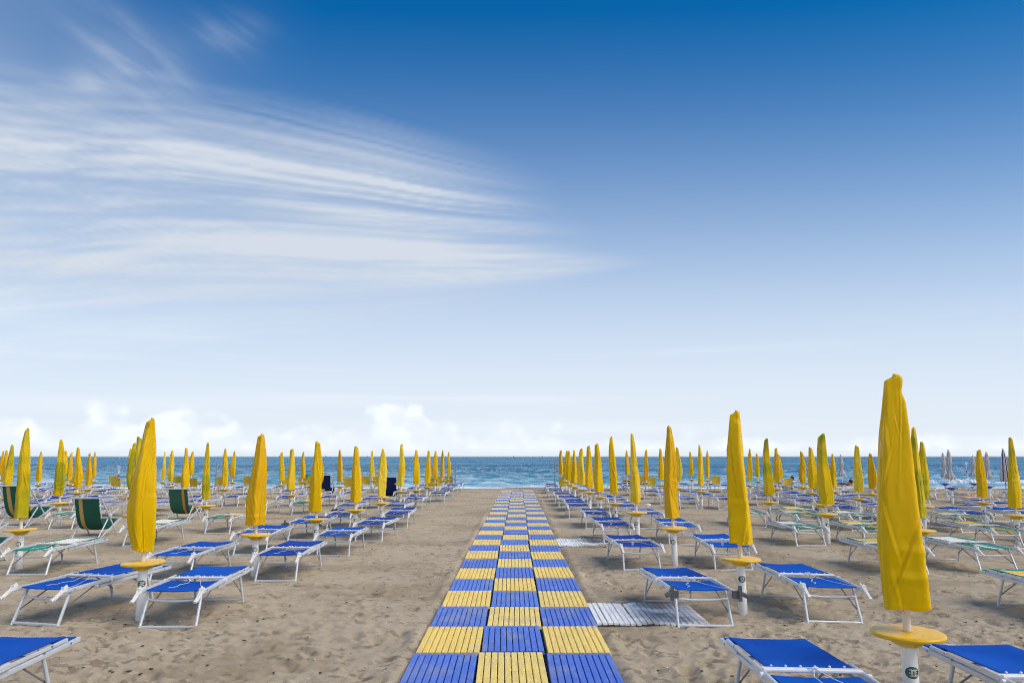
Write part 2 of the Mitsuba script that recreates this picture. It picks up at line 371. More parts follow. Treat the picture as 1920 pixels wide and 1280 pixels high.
# ------------------------------------------------------------------ measured places (metres; x right, y towards the sea)
# kind, x, y, cover bottom, cover top, lean of the top
PARASOLS = [
('Y',2.52,4.99,.74,2.23,0),('Y',2.55,8.6,.75,2.22,0),('Y',2.6,12.31,.75,2.21,-.04),('Y',2.59,15.78,.8,2.2,-.07),('Y',2.62,19.22,.82,2.25,-.1),('Y',2.59,22.31,.73,2.13,-.09),
('Y',2.6,25.4,.74,2.12,-.01),('Y',2.54,27.87,.77,2.07,0),('Y',2.52,30.45,.73,2.03,-.03),('Y',2.52,33.5,.79,2.04,0),('Y',2.71,38.0,.78,2.11,.02),('Y',2.67,41.25,.86,2.15,-.01),
('Y',6.38,11.99,.8,2.18,.02),('Y',9.75,18.12,.76,2.09,.11),('Y',6.36,15.47,.78,2.19,.01),('Y',6.63,19.7,.78,2.21,.01),('Y',9.9,15.03,.74,2.1,.06),('Y',12.02,19.46,.73,1.92,.04),
('Y',9.81,21.58,.79,2.07,.06),('Y',11.51,24.38,.74,1.86,.08),('Y',9.85,24.99,.77,2.07,.04),('Y',7.53,18.55,.85,2.21,.05),('Y',11.09,26.24,.74,1.86,.03),('Y',11.38,29.71,.76,1.86,.01),
('Y',11.88,31.1,.75,1.99,.04),('Y',9.88,28.37,.82,2.09,.07),('Y',12.94,36.62,.78,1.9,-.03),('Y',12.29,37.95,.82,1.96,.01),('Y',10.03,32.13,.8,2.12,.08),('Y',9.72,41.05,.78,2.08,-.02),
('Y',6.52,26.24,.78,2.17,.03),('Y',10.13,39.38,.76,2.12,.06),('Y',6.38,29.16,.86,2.14,.01),('Y',6.35,32.33,.82,2.12,.01),('Y',6.31,35.79,.8,2.12,.05),('Y',6.21,41.0,.86,2.14,.03),
('Y',-3.95,8.29,.72,2.12,-.04),('Y',-3.78,11.34,.73,2.05,-.04),('Y',-3.59,14.1,.73,2.0,-.06),('Y',-3.41,16.66,.76,1.96,-.04),('Y',-3.29,19.22,.76,1.93,-.01),('Y',-3.85,26.3,.78,2.2,0),
('Y',-3.4,27.0,.8,2.0,-.02),('Y',-3.43,30.45,.76,2.02,.07),('Y',-3.55,34.99,.77,2.05,.01),('Y',-3.6,39.38,.79,2.13,-.02),('Y',-3.42,41.1,.81,2.07,-.01),
('Y',-7.71,12.08,.77,2.17,-.1),('Y',-11.44,19.34,.77,2.18,-.12),('Y',-14.49,21.88,.75,2.09,-.01),('Y',-20.62,30.87,.77,2.04,-.03),('Y',-27.64,41.0,.9,2.11,0),('Y',-20.45,32.8,.74,2.01,-.02),
('Y',-19.87,34.0,.76,1.97,.03),('Y',-24.15,41.05,.87,2.12,-.13),('Y',-14.26,24.99,.74,2.06,-.08),('Y',-15.55,27.87,.73,1.89,-.01),('Y',-20.65,37.5,.79,2.03,-.04),('Y',-7.55,15.32,.77,2.13,-.05),
('Y',-11.22,22.5,.79,2.15,-.06),('Y',-16.15,32.13,.8,2.12,-.07),('Y',-16.85,36.62,.75,2.03,.02),('Y',-13.84,30.87,.79,2.04,-.07),('Y',-10.72,24.99,.75,2.05,-.08),('Y',-17.35,41.0,.87,2.09,.02),
('Y',-7.27,18.2,.76,2.07,-.09),('Y',-10.52,27.82,.73,2.06,-.03),('Y',-13.49,36.62,.8,2.06,0),('Y',-9.95,32.8,.78,1.98,-.03),('Y',-6.85,23.68,.74,2.0,-.05),('Y',-10.22,37.06,.77,2.03,-.03),
('Y',-7.03,27.62,.77,1.94,.03),('Y',-6.97,30.87,.79,2.06,-.06),('Y',-7.18,38.99,.77,2.1,-.02),('Y',-3.85,22.5,.75,1.88,.05),
('G',15.24,34.99,.94,1.9,-.02),('G',19.52,34.23,.88,1.98,.01),('G',16.85,29.16,.94,2.06,.01),('G',21.02,34.61,.92,1.86,.1),('G',19.35,30.87,.92,1.99,.05),('S',21.3,32.8,.74,2.15,.04)]
STAINED = {(6.36,15.47),(6.63,19.7),(9.75,18.12),(6.38,11.99),(9.9,15.03),(-7.71,12.08),(-11.44,19.34),(-7.27,18.2),(-7.55,15.32),(-11.22,22.5),(-14.49,21.88)}
WALK_X = lambda y: -0.005 + 0.0085 * (y - 6)
ORD = 'first second third fourth fifth sixth seventh eighth ninth tenth eleventh twelfth thirteenth fourteenth fifteenth'.split()


def column(x):
    if x > 0: c = 0 if x < 4.5 else 1 if x < 8.4 else 2 if x < 10.7 else 3
    else: c = 0 if x > -5.4 else 1 if x > -8.8 else 2 if x > -12.5 else 3 if x > -15.9 else 4
    return ('right' if x > 0 else 'left'), c


# ------------------------------------------------------------------ the sand
def loungers_plan():
    """(x, y of the near end, turn in degrees, colour, label, near detail)"""
    out = []
    cols = {}
    for p in PARASOLS:
        if p[0] == 'Y': cols.setdefault(column(p[1]), []).append((p[2], p[1]))
    for (side, c), l in sorted(cols.items()):
        for i, (y, x) in enumerate(sorted(l)):
            sg = 1 if side == 'right' else -1
            for which, off in (('walkway', -0.58 if side == 'right' else 0.50), ('outer', 0.78 if side == 'right' else -0.93)):
                px, py = x + off, y - 0.60
                skip = (side == 'left' and which == 'outer' and ((c == 1 and i in (0, 1, 2)) or (c == 2 and i == 0))) or (side == 'left' and c == 0 and y > 26.5 and y < 27.5)
                if skip: continue
                if py > 41.3: continue
                turn = RNG.normal(0, 1.6)
                col = 'blue'
                if c >= 1 and y < (21.0 if side == 'left' else 21.0): col = ('cream', 'amber')[(i + (which == 'outer') + (side == 'right')) % 2]
                if c == 1 and 21.0 < y < 24.3: col = 'amber'
                if side == 'right' and c == 3 and y < 23: col = 'blue'
                out.append([px + RNG.normal(0, .05), py + RNG.normal(0, .06), turn, col, side, c, i, which])
    return out


LOUNGERS = loungers_plan()
for L in LOUNGERS:  # the nearest ones where they were measured
    k = (L[4], L[5], L[6], L[7])
    fix = {('right', 0, 0, 'walkway'): (1.85, 4.20, 0), ('right', 0, 0, 'outer'): (3.33, 4.20, 0), ('right', 0, 1, 'walkway'): (1.95, 7.90, 4), ('right', 0, 1, 'outer'): (3.32, 8.05, 0.5),
           ('right', 0, 2, 'walkway'): (1.97, 11.70, 3), ('right', 0, 2, 'outer'): (3.37, 11.75, -1), ('right', 0, 3, 'walkway'): (2.12, 15.40, 3),
           ('left', 0, 0, 'walkway'): (-3.45, 7.85, 1), ('left', 0, 0, 'outer'): (-4.87, 8.00, -13), ('left', 0, 1, 'walkway'): (-3.28, 10.75, 0), ('left', 0, 1, 'outer'): (-4.75, 10.75, -2),
           ('left', 1, 0, 'walkway'): (-7.05, 11.25, 1), ('left', 1, 1, 'walkway'): (-7.25, 14.9, 0), ('left', 1, 2, 'walkway'): (-6.72, 17.5, 0), ('left', 2, 0, 'walkway'): (-10.9, 18.5, 0)}.get(k)
    if fix: L[0], L[1], L[2] = fix
    if k in (('left', 1, 0, 'walkway'), ('left', 1, 1, 'walkway')): L[3] = 'cream'
    if k == ('left', 1, 2, 'walkway'): L[3] = 'amber'


def sand_mesh():
    ys = [3.2]
    while ys[-1] < 52: ys.append(ys[-1] * 1.0046)
    ys = np.array(ys); ts = np.linspace(-1.05, 1.05, 980)
    Y, Tt = np.meshgrid(ys, ts, indexing='ij')
    X = (Y + 2.5) * Tt
    P = np.stack([X, Y, X * 0], -1)
    cell = np.maximum(Y * 0.006, 0.012)
    fade = lambda w: np.clip(w / (2.5 * cell) - 0.3, 0, 1)
    h = 0.055 * (meshkit.fbm(P * 0.7, 2, 1) - 0.5) + 0.018 * fade(0.3) * (meshkit.fbm(P * [2.2, 3.4, 1], 3, 2) - 0.5)
    r = meshkit.fbm(P * [6.5, 9.5, 1], 4, 3)
    h += 0.016 * fade(0.10) * (r - 0.5) + 0.034 * fade(0.05) * (meshkit.fbm(P * [15, 21, 1], 3, 12) - 0.5)
    h -= 0.030 * fade(0.10) * (np.clip(meshkit.fbm(P * [11, 15, 1], 4, 8) - 0.56, 0, 1) * 4.2 + np.clip(meshkit.fbm(P * [20, 26, 1], 3, 18) - 0.60, 0, 1) * 3.0)
    pts = np.stack([X.ravel(), Y.ravel()], 1)
    tree = cKDTree(pts)
    hh = h.ravel()
    n = 4200
    fy = 4.0 * np.exp(RNG.random(n) * math.log(8.5)); fx = (RNG.random(n) * 2 - 1) * 0.9 * fy
    dirs = RNG.normal(PI / 2, 0.8, n)
    for x, y, a in zip(fx, fy, dirs):
        big = RNG.random() < 0.35
        L, W, D = RNG.uniform(.08, .15), RNG.uniform(.04, .075), RNG.uniform(.008, .022)
        if big: D *= 1.5; W *= 1.2
        idx = tree.query_ball_point((x, y), L * 2.0)
        if not idx: continue
        d = pts[idx] - (x, y)
        u = (d[:, 0] * math.cos(a) + d[:, 1] * math.sin(a)) / L; v = (-d[:, 0] * math.sin(a) + d[:, 1] * math.cos(a)) / W
        q = np.sqrt(u * u + v * v)
        hh[idx] += -D * np.exp(-(q / 0.85) ** 4) + 0.45 * D * np.exp(-((q - 1.25) / 0.33) ** 2) * (0.6 + 0.6 * np.sin(3 * u + x * 9))
    h = hh.reshape(h.shape)
    # mounds round the feet of the near loungers, drifts along the walkway
    for L in LOUNGERS:
        if L[1] > 22: continue
        for ox in (-.3, .3):
            q = ((X - L[0] - ox) / .22) ** 2 + ((Y - L[1] + 0.06) / .16) ** 2
            h += 0.022 * np.exp(-q)
        h -= 0.025 * np.exp(-((X - L[0]) / .26) ** 2 - ((Y - L[1] - 0.55) / .35) ** 2)
    h *= np.clip(1.15 - Y / 70, 0.5, 1)
    dx = np.abs(X - WALK_X(Y))
    k = np.clip((dx - 0.82) / 0.16, 0, 1); k = k * k * (3 - 2 * k); k = np.where(Y > 41.2, 1, k)
    h = h * k + (1 - k) * (-0.030)
    h += (0.012 + 0.14 * np.clip(meshkit.fbm(P * [1.2, 1.6, 1], 3, 15) - 0.46, 0, 1)) * np.exp(-((dx - 0.925) / 0.075) ** 2) * np.where(Y < 41, 1, 0)
    for x0, x1, y0, y1 in ((0.86, 2.07, 8.02, 9.16), (0.9, 1.95, 15.0, 16.3)):
        q = np.maximum(np.maximum(x0 - X, X - x1) / .12, np.maximum(y0 - Y, Y - y1) / .12)
        kk = np.clip(q, 0, 1)
        h = h * kk + (1 - kk) * (-0.022)
    Z = gz(Y) + h
    sh = np.clip((Y - 44.0) / 1.2, 0, 1)
    Z = Z * (1 - sh) + sh * (gz(Y) + 0.006 * np.sin(X * 0.9) + 0.008 * np.sin(X * 0.37 + 1) + 0.3 * h)
    rim = np.clip((np.abs(Tt) - 0.88) / 0.17, 0, 1)
    Z = Z - 0.11 * rim * rim * (3 - 2 * rim)
    nu, nv = Y.shape
    i = np.arange(nu * nv).reshape(nu, nv)
    f = np.vstack([np.stack([i[:-1, :-1], i[:-1, 1:], i[1:, 1:]], -1).reshape(-1, 3), np.stack([i[:-1, :-1], i[1:, 1:], i[1:, :-1]], -1).reshape(-1, 3)])
    return trimesh.Trimesh(np.stack([X, Y, Z], -1).reshape(-1, 3), f, process=False), (ts, ys, Z)


sm, (S_T, S_Y, S_Z) = sand_mesh()
scene['sand'] = mikit.ply(sm, 'm_sand', smooth=True)
labels['sand'] = {'label': 'trampled grey-brown beach sand with footprints', 'kind': 'structure'}


def sand_z(x, y):
    i = int(np.clip(np.searchsorted(S_Y, y), 0, len(S_Y) - 1)); j = int(np.clip(np.searchsorted(S_T, x / (y + 2.5)), 0, len(S_T) - 1))
    return float(S_Z[i, j])


bm, _ = grid(lambda u, v: np.stack([(u - .5) * 900, -300 + v * 352, gz(-300 + v * 352) - 0.09], 1), 12, 60)
scene['beach'] = mikit.ply(bm, 'm_sand', smooth=True)
labels['beach'] = {'label': 'flat sand of the wider beach', 'kind': 'structure'}


def sea_mesh():
    ys = [44.2]
    while ys[-1] < 30000:
        ys.append(ys[-1] * (1.0048 if ys[-1] < 170 else 1.018 if ys[-1] < 1500 else 1.06))
    ys = np.array(ys); ts = np.linspace(-1.25, 1.25, 900)
    Y, Tt = np.meshgrid(ys, ts, indexing='ij'); X = Y * Tt
    P = np.stack([X, Y, X * 0], -1)
    gap = np.gradient(ys)[:, None] * np.ones_like(X)
    A = np.clip(1.6 / np.maximum(gap, 1e-3) * 0.5, 0, 1)
    warp = 1.6 * meshkit.fbm(P * [0.12, 0.12, 1], 2, 9)
    r1 = 1 - np.abs(2 * meshkit.fbm(np.stack([X * 0.17 + warp, Y * 0.42 + warp, X * 0], -1), 3, 21) - 1)
    r2 = 1 - np.abs(2 * meshkit.fbm(np.stack([X * 0.55, Y * 1.15 + warp, X * 0 + 3], -1), 3, 22) - 1)
    swell = np.sin(Y * 2 * PI / 7.5 + 3.0 * meshkit.fbm(P * [0.035, 0.05, 1], 2, 6))
    amp = np.clip((Y - 45.5) / 9, 0.06, 1)
    Z = SEA_Z + amp * A * (0.30 * (r1 ** 2 - 0.55) + 0.16 * (r2 ** 2 - 0.5) + 0.05 * swell)
    big = np.clip((gap - 1.5) / 3, 0, 1) * np.clip(1 - Y / 6000, 0, 1)
    Z += big * 0.5 * (meshkit.fbm(np.stack([X * 0.02, Y * 0.05, X * 0], -1), 3, 33) - 0.5)
    nu, nv = Y.shape
    i = np.arange(nu * nv).reshape(nu, nv)
    f = np.vstack([np.stack([i[:-1, :-1], i[:-1, 1:], i[1:, 1:]], -1).reshape(-1, 3), np.stack([i[:-1, :-1], i[1:, 1:], i[1:, :-1]], -1).reshape(-1, 3)])
    return trimesh.Trimesh(np.stack([X, Y, Z], -1).reshape(-1, 3), f, process=False)


scene['sea'] = mikit.ply(sea_mesh(), 'm_sea', smooth=True)
labels['sea'] = {'label': 'choppy pale blue sea reaching the horizon', 'kind': 'structure'}


def breaker(x0, x1, y, h, seed):
    n, m = 90, 16
    u = np.linspace(0, 1, n); a = np.linspace(0, PI, m)
    U, Aa = np.meshgrid(u, a, indexing='ij')
    env = np.sin(PI * U) ** 0.35 * (0.55 + 0.75 * meshkit.fbm(np.stack([U * 14, U * 0, U * 0], -1), 3, seed))
    rr = 1 + 0.5 * (meshkit.fbm(np.stack([U * 60, Aa * 4, U * 0], -1), 3, seed + 1) - 0.5)
    X = x0 + (x1 - x0) * U; Y = y - np.cos(Aa) * 0.7 * env * rr + 0.5 * (meshkit.fbm(np.stack([U * 6, U * 0, U * 0], -1), 2, seed + 2) - .5); Z = SEA_Z - 0.05 + np.sin(Aa) * h * env * rr
    i = np.arange(n * m).reshape(n, m)
    f = np.vstack([np.stack([i[:-1, :-1], i[1:, :-1], i[1:, 1:]], -1).reshape(-1, 3), np.stack([i[:-1, :-1], i[1:, 1:], i[:-1, 1:]], -1).reshape(-1, 3)])
    return trimesh.Trimesh(np.stack([X, Y, Z], -1).reshape(-1, 3), f, process=False)


foam_label = {'kind': 'stuff', 'category': 'foam'}
scene['sea_foam'] = mikit.ply(cat([breaker(28.6, 29.9, 53.5, .30, 3), breaker(30.4, 33.6, 53.2, .34, 4), breaker(34.5, 41, 54.5, .2, 8)]), 'm_foam', smooth=True)
labels['sea_foam'] = {'label': 'white foam of a small breaking wave at the right of the shore', **foam_label}

# ------------------------------------------------------------------ the walkway of blue and yellow tiles
labels['walkway'] = {'label': 'straight walkway of chequered blue and yellow slatted plastic tiles', 'kind': 'structure'}
ROW0, ROW, COLW = 4.76, 1.030, 0.566


def slat_mesh(L, w=0.0468, h=0.024):
    return bar((0, 0, 0), (0, L, 0), w, h, c=0.14)


SL = {c: mikit.ply(slat_mesh(ROW - 0.016), 'm_tile_' + c, smooth=30) for c in ('blue', 'yellow', 'blue_faded', 'yellow_faded')}


def tile_base():
    ms = [box(0, y, -0.022, COLW - 0.012, 0.020, 0.010) for y in np.linspace(0.06, ROW - 0.06, 26)]
    ms += [box(0, 0.009, -0.012, COLW - 0.004, 0.016, 0.014), box(0.0, ROW / 2, -0.004, 0.012, 0.020, 0.012)]
    return cat(ms)


TB = {c: mikit.ply(tile_base(), 'm_tile_' + c, smooth=False) for c in ('blue', 'yellow')}
XS = [(i - 4.5) * 0.0556 for i in range(10)]
TF = {c: mikit.ply(cat([tile_base()] + [slat_mesh(ROW - 0.016).apply_translation((x, 0.008, 0)) for x in XS]), 'm_tile_' + c, smooth=30) for c in ('blue', 'yellow', 'blue_faded', 'yellow_faded')}
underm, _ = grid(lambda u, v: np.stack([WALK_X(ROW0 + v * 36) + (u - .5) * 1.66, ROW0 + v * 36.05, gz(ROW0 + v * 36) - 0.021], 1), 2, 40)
scene['walkway__shadow_gap'] = mikit.ply(underm, 'm_gap_shade_blue', smooth=False)  # added sheet, coloured dark in place of the shade between slats
labels['walkway__shadow_gap'] = {'label': 'added dark sheet standing in for shade in the gaps between the slats'}
for r in range(35):
    for c in (-1, 0, 1):
        col = 'blue' if (r + (c == 0)) % 2 == 1 else 'yellow'
        y0 = ROW0 + r * ROW + (0.02 if c == 0 else 0) + RNG.normal(0, 0.006) + 0.004 * c
        x0 = WALK_X(y0) + c * (COLW + 0.004) + RNG.normal(0, 0.003) + 0.012 * math.sin(r * 0.45)
        z0 = float(gz(y0)) + 0.012 + 0.006 * math.sin(r * 1.1 + c) + RNG.normal(0, 0.002)
        M = T().translate([x0, y0, z0]).rotate([0, 0, 1], RNG.normal(0.15, 0.3)).rotate([1, 0, 0], RNG.normal(-0.17, 0.15))
        shade = col + ('_faded' if RNG.random() < (0.25 + 0.02 * r) else '')
        if r < 10:
            k = put('walkway', 'tile', TB[col], M)
            for x in XS:
                put(k, 'slat', SL[shade], M @ T().translate([x, 0.008, 0]).rotate([0, 1, 0], RNG.normal(0, 0.5)))
        else:
            put('walkway', 'tile', TF[shade], M)


def duckboard(x0, x1, y0, y1, n, label):
    t = thing('duckboard', label, 'mat')
    w = (x1 - x0) / n
    pl = mikit.ply(bar((0, 0, 0), (0, y1 - y0, 0), w * 0.80, 0.02, c=0.12), 'm_white_plank', smooth=30)
    zc = float(gz(y0)) + 0.006
    for i in range(n):
        x = x0 + (i + .5) * w
        put(t, 'plank', pl, T().translate([x, y0 + RNG.normal(0, .008), zc + 0.006 * math.sin(i * 0.8) - 0.012 * max(0, i / n - 0.5)]).rotate([0, 0, 1], RNG.normal(0, .25)))
    put(t, 'batten', mikit.ply(cat([box((x0 + x1) / 2, y, zc - 0.016, x1 - x0, 0.04, 0.012) for y in (y0 + .12, (y0 + y1) / 2, y1 - .12)]), 'm_white_plank', smooth=False))


duckboard(0.872, 2.05, 8.05, 9.12, 20, 'white slatted mat with brown stains beside the walkway, nearer of the two')
duckboard(0.915, 1.88, 15.05, 16.3, 19, 'white slatted mat lying beside the walkway, farther of the two')

# ------------------------------------------------------------------ sun loungers
W, LEN, HZ = 0.30, 1.65, 0.335


def sag(x0, x1, y0, y1, z, s, thick=0.006, nu=9, nv=12, wave=0.004, seed=0):
    def top(u, v):
        x, y = x0 + (x1 - x0) * u, y0 + (y1 - y0) * v
        zz = z - s * np.sin(PI * u) * (0.55 + 0.45 * np.sin(PI * v)) + wave * (meshkit.noise(np.stack([x * 9, y * 7, x * 0 + seed], -1), seed) - .5) * np.sin(PI * u)
        return np.stack([x, y, zz], 1)
    a, ua = grid(top, nu, nv)
    b, ub = grid(lambda u, v: top(u, v) - [0, 0, thick], nu, nv)
    b.invert()
    # skirts round the edge
    i = np.arange(nu * nv).reshape(nu, nv)
    ring = np.concatenate([i[:, 0], i[-1, 1:], i[-2::-1, -1], i[0, -2:0:-1]])
    k = nu * nv; nr = np.roll(ring, -1)
    f = np.vstack([np.stack([ring, ring + k, nr + k], 1), np.stack([ring, nr + k, nr], 1)])
    return trimesh.Trimesh(np.vstack([a.vertices, b.vertices]), np.vstack([a.faces, b.faces + k, f]), process=False), np.vstack([ua, ub])


def rail(s):
    lo = bar((s * (W - .012), .50, .292), (s * (W - .012), LEN, HZ - .022), .024, .036)
    up = bar((s * (W + .008), -.02, .318), (s * (W + .008), .84, .350), .026, .040)
    mid = bar((s * (W - .010), .74, .338), (s * (W - .010), LEN - .16, HZ + .012), .022, .026)
    return cat([lo, up, mid, box(s * (W + .008), -.028, .318, .030, .018, .044)])


def near_legs():
    ms = [bar((s * (W - .035), .13, .325), (s * (W - .02), -.03, -.03), .022, .032, up=(0, 1, 0)) for s in (-1, 1)]
    ms.append(bar((-W + .02, -.022, -.006), (W - .02, -.022, -.006), .022, .024))
    return cat(ms)


def near_bow():
    return tube([(x, .085 - 0.0 * x, .245 - .022 * (1 - (x / W) ** 2)) for x in np.linspace(-W + .03, W - .03, 11)], .013, 8)


def rear_legs():
    ms = [bar((s * (W - .035), 1.26, .30), (s * (W - .02), 1.38, -.03), .022, .030, up=(0, 1, 0)) for s in (-1, 1)]
    ms.append(bar((-W + .02, 1.372, -.004), (W - .02, 1.372, -.004), .022, .022))
    ms.append(bar((-W + .03, 1.27, .285), (W - .03, 1.27, .285), .02, .022))
    return cat(ms)


def lever(s):
    x = s * (W + .012)
    a = bar((x - .012, .035, .372), (x - .004, -.150, .258), .015, .024)
    b = bar((x + .014, .020, .362), (x + .010, -.135, .262), .015, .024)
    return cat([a, b, box(x, -.012, .342, .042, .040, .050), bar((x, -.145, .268), (x, -.165, .254), .036, .026)])


def clamp(s):
    return cat([box(s * (W + .02), -.04, .30, .075, .055, .075), box(s * (W + .05), -.07, .315, .03, .03, .15), bar((s * (W + .03), -.06, .33), (s * (W + .12), -.08, .29), .035, .045)])


def cord():
    r = random.Random(3)
    k = [(0.03 * math.sin(t * 7), .66 + .018 * math.cos(t * 7), .372 + .012 * math.sin(t * 4)) for t in np.linspace(0, 1, 14)]
    a = [(0.0, .65, .372), (-.03, .56, .352), (-.015, .47, .338), (-.075, .38, .334), (-.06, .28, .333), (-.11, .20, .334)]
    b = [(0.02, .65, .372), (.08, .55, .345), (.14, .40, .336), (.22, .22, .334), (.27, .06, .34)]
    sp = lambda pts: np.array([np.interp(np.linspace(0, 1, 26), np.linspace(0, 1, len(pts)), np.array(pts)[:, q]) for q in range(3)]).T
    return cat([tube(sp(k), .005, 5), tube(sp(a), .0028, 5), tube(sp(b), .0028, 5)])


FAR, FUV = sag(-W + .026, W - .026, .73, LEN - .145, HZ + .034, .026, seed=1, wave=.007)
FOOT, OUV = sag(-W + .022, W - .022, LEN - .20, LEN - .015, HZ + .000, .006, nv=4, seed=2)
NEAR, NUV = sag(-W + .030, W - .030, .045, .640, HZ + .004, .024, thick=.008, seed=3, wave=.008)
ENDBAR = bar((-W, LEN - .006, HZ - .018), (W, LEN - .006, HZ - .018), .020, .030)
MIDBAR = cat([bar((-W - .004, .665, HZ + .026), (W + .004, .665, HZ + .026), .034, .020), tube([(-W, .715, HZ + .022), (W, .715, HZ + .022)], .010, 8)])
BUTTON = [trimesh.creation.icosphere(1, .009).apply_translation((x, .745, HZ + .030)) for x in np.linspace(-W + .07, W - .07, 6)]
KNOB = {s: bar((s * (W + .019), .62, .342), (s * (W + .040), .62, .342), .034, .034) for s in (-1, 1)}
SCREW = {s: cat([trimesh.creation.cylinder(.009, .006, sections=10).apply_transform(trimesh.transformations.rotation_matrix(PI / 2, (0, 1, 0))).apply_translation((s * q, y, z)) for q, y, z in ((W + .022, .12, .324), (W + .022, .66, .342), (W + .001, LEN - .12, .314), (W + .001, 1.22, .326), (W + .002, 1.30, .350))]) for s in (-1, 1)}
BRACE = {(s, e): bar(*(((s * (W - .045), .035, .12), (s * (W - .045), .46, .300)) if e == 0 else ((s * (W - .045), 1.34, .10), (s * (W - .045), 1.02, .300))), .006, .014, up=(0, 1, 0)) for s in (-1, 1) for e in (0, 1)}
LS = {
    'rail': {s: ply(rail(s), 'm_alu') for s in (-1, 1)}, 'near_legs': ply(near_legs(), 'm_alu'), 'bow': ply(near_bow(), 'm_alu', True), 'rear_legs': ply(rear_legs(), 'm_alu'),
    'end': ply(ENDBAR, 'm_alu'), 'mid': ply(MIDBAR, 'm_white'), 'button': [ply(q, 'm_white', True) for q in BUTTON], 'cord': ply(cord(), 'm_white', True),
    'lever': {s: ply(lever(s), 'm_white') for s in (-1, 1)}, 'clamp': {s: ply(clamp(s), 'm_clamp_grey') for s in (-1, 1)},
    'knob': {s: ply(KNOB[s], 'm_white') for s in (-1, 1)}, 'screw': {s: ply(SCREW[s], 'm_screw') for s in (-1, 1)}, 'brace': {k: ply(m, 'm_alu_dark', False) for k, m in BRACE.items()}}
FAB = {'blue': ('m_blue', 'm_blue', 'm_blue'), 'deep': ('m_blue_deep', 'm_blue_deep', 'm_blue_deep'), 'cream': ('m_green_cream_far', 'm_green_cream_near', 'm_green'),
       'amber': ('m_green_orange_far', 'm_green_orange_near', 'm_green'), 'orange': ('m_orange', 'm_orange', 'm_orange'), 'yellow': ('m_sun_yellow', 'm_sun_yellow', 'm_sun_yellow')}
FS = {k: (ply(FAR, a, uv=FUV), ply(NEAR, b, uv=NUV), ply(FOOT, c, uv=OUV)) for k, (a, b, c) in FAB.items()}
WORD = {'blue': 'blue', 'deep': 'blue', 'cream': 'green and cream', 'amber': 'green and orange', 'orange': 'orange', 'yellow': 'yellow'}


def lounger(x, y, turn, colour, label, group, detail, clamps=False):
    t = thing('sun_lounger', label, 'sun lounger', group)
    z = sand_z(x, max(y, 3.3)) * 0.5 + float(gz(y)) * 0.5
    M = T().translate([x, y, z + .030]).rotate([0, 0, 1], turn).rotate([1, 0, 0], float(RNG.normal(0, .5))).rotate([0, 1, 0], float(RNG.normal(0, .6)))
    for s in (-1, 1): put(t, 'side_rail', LS['rail'][s], M)
    put(t, 'leg_frame', LS['near_legs'], M); put(t, 'leg_frame', LS['rear_legs'], M)
    put(t, 'foot_panel', FS[colour][0], M); put(t, 'head_panel', FS[colour][1], M)
    put(t, 'end_bar', LS['end'], M); put(t, 'cross_bar', LS['mid'], M); put(t, 'bow_bar', LS['bow'], M)
    for s in (-1, 1): put(t, 'clamp' if clamps else 'lever', LS['clamp' if clamps else 'lever'][s], M)
    if detail:
        put(t, 'foot_flap', FS[colour][2], M)
        for k in LS['brace'].values(): put(t, 'brace', k, M)
        for s in (-1, 1):
            put(t, 'knob', LS['knob'][s], M); put(t, 'screws', LS['screw'][s], M)
        put(t, 'cord', LS['cord'], M)
        for q in LS['button']: put(t, 'button', q, M)
    return t


for x, y, turn, col, side, c, i, which in LOUNGERS:
    cw = 'front' if False else ORD[c]
    sidew = 'walkway' if which == 'walkway' else 'outer'
    lab = f"{WORD[col].replace(' and ', '-')} sun lounger, {sidew} side of {ORD[i]} parasol from camera, {cw} column {side} of walkway"
    if col == 'blue' and RNG.random() < (0.75 if y > 17 else 0.3): col = 'deep'
    if (side, c, i, which) == ('right', 0, 1, 'walkway'):
        lab = 'blue sun lounger with dark grey clamps standing over the nearer white slatted mat'
    lounger(x, y, turn, col, lab, 'sun loungers standing beside the yellow parasols', y < 21, clamps=(side, c, i, which) in (('right', 0, 1, 'walkway'), ('left', 0, 3, 'outer')))
lounger(-3.50, 4.16, 0, 'blue', 'blue sun lounger cut off by the bottom left corner of the photo', 'sun loungers standing beside the yellow parasols', True)
lounger(5.92, 7.65, 0, 'amber', 'green-orange sun lounger cut off by the right edge of the photo', 'sun loungers standing beside the yellow parasols', True)
# the rows of the next beach on the far right
NB = 'sun loungers of the neighbouring beach on the right'
far_right = [(13.2, 20.6, 'deep'), (14.8, 23.0, 'deep'), (13.4, 26.0, 'deep'), (16.0, 25.6, 'orange'), (18.0, 25.8, 'orange'), (15.4, 28.6, 'orange'), (17.8, 29.2, 'orange'), (19.9, 29.0, 'orange'), (15.9, 31.6, 'yellow'), (18.2, 32.2, 'yellow'), (20.4, 31.9, 'yellow'), (14.6, 34.4, 'yellow'), (17.0, 35.2, 'yellow'), (19.2, 35.0, 'yellow'), (21.6, 35.4, 'deep'), (22.2, 32.5, 'deep'), (13.9, 31.5, 'deep'), (16.4, 38.2, 'yellow'), (19.0, 38.4, 'yellow')]
PLACES = {'deep': 'nearest nextnearest'.split()}
cnt = {}
for x, y, col in sorted(far_right, key=lambda q: (q[2], q[1])):
    cnt[col] = cnt.get(col, 0) + 1
    lounger(x, y, float(RNG.normal(3, 2)), col, f"{WORD[col]} sun lounger, {ORD[cnt[col] - 1]} nearest of the {WORD[col]} ones on the neighbouring beach at far right", NB, False)

# ------------------------------------------------------------------ parasols


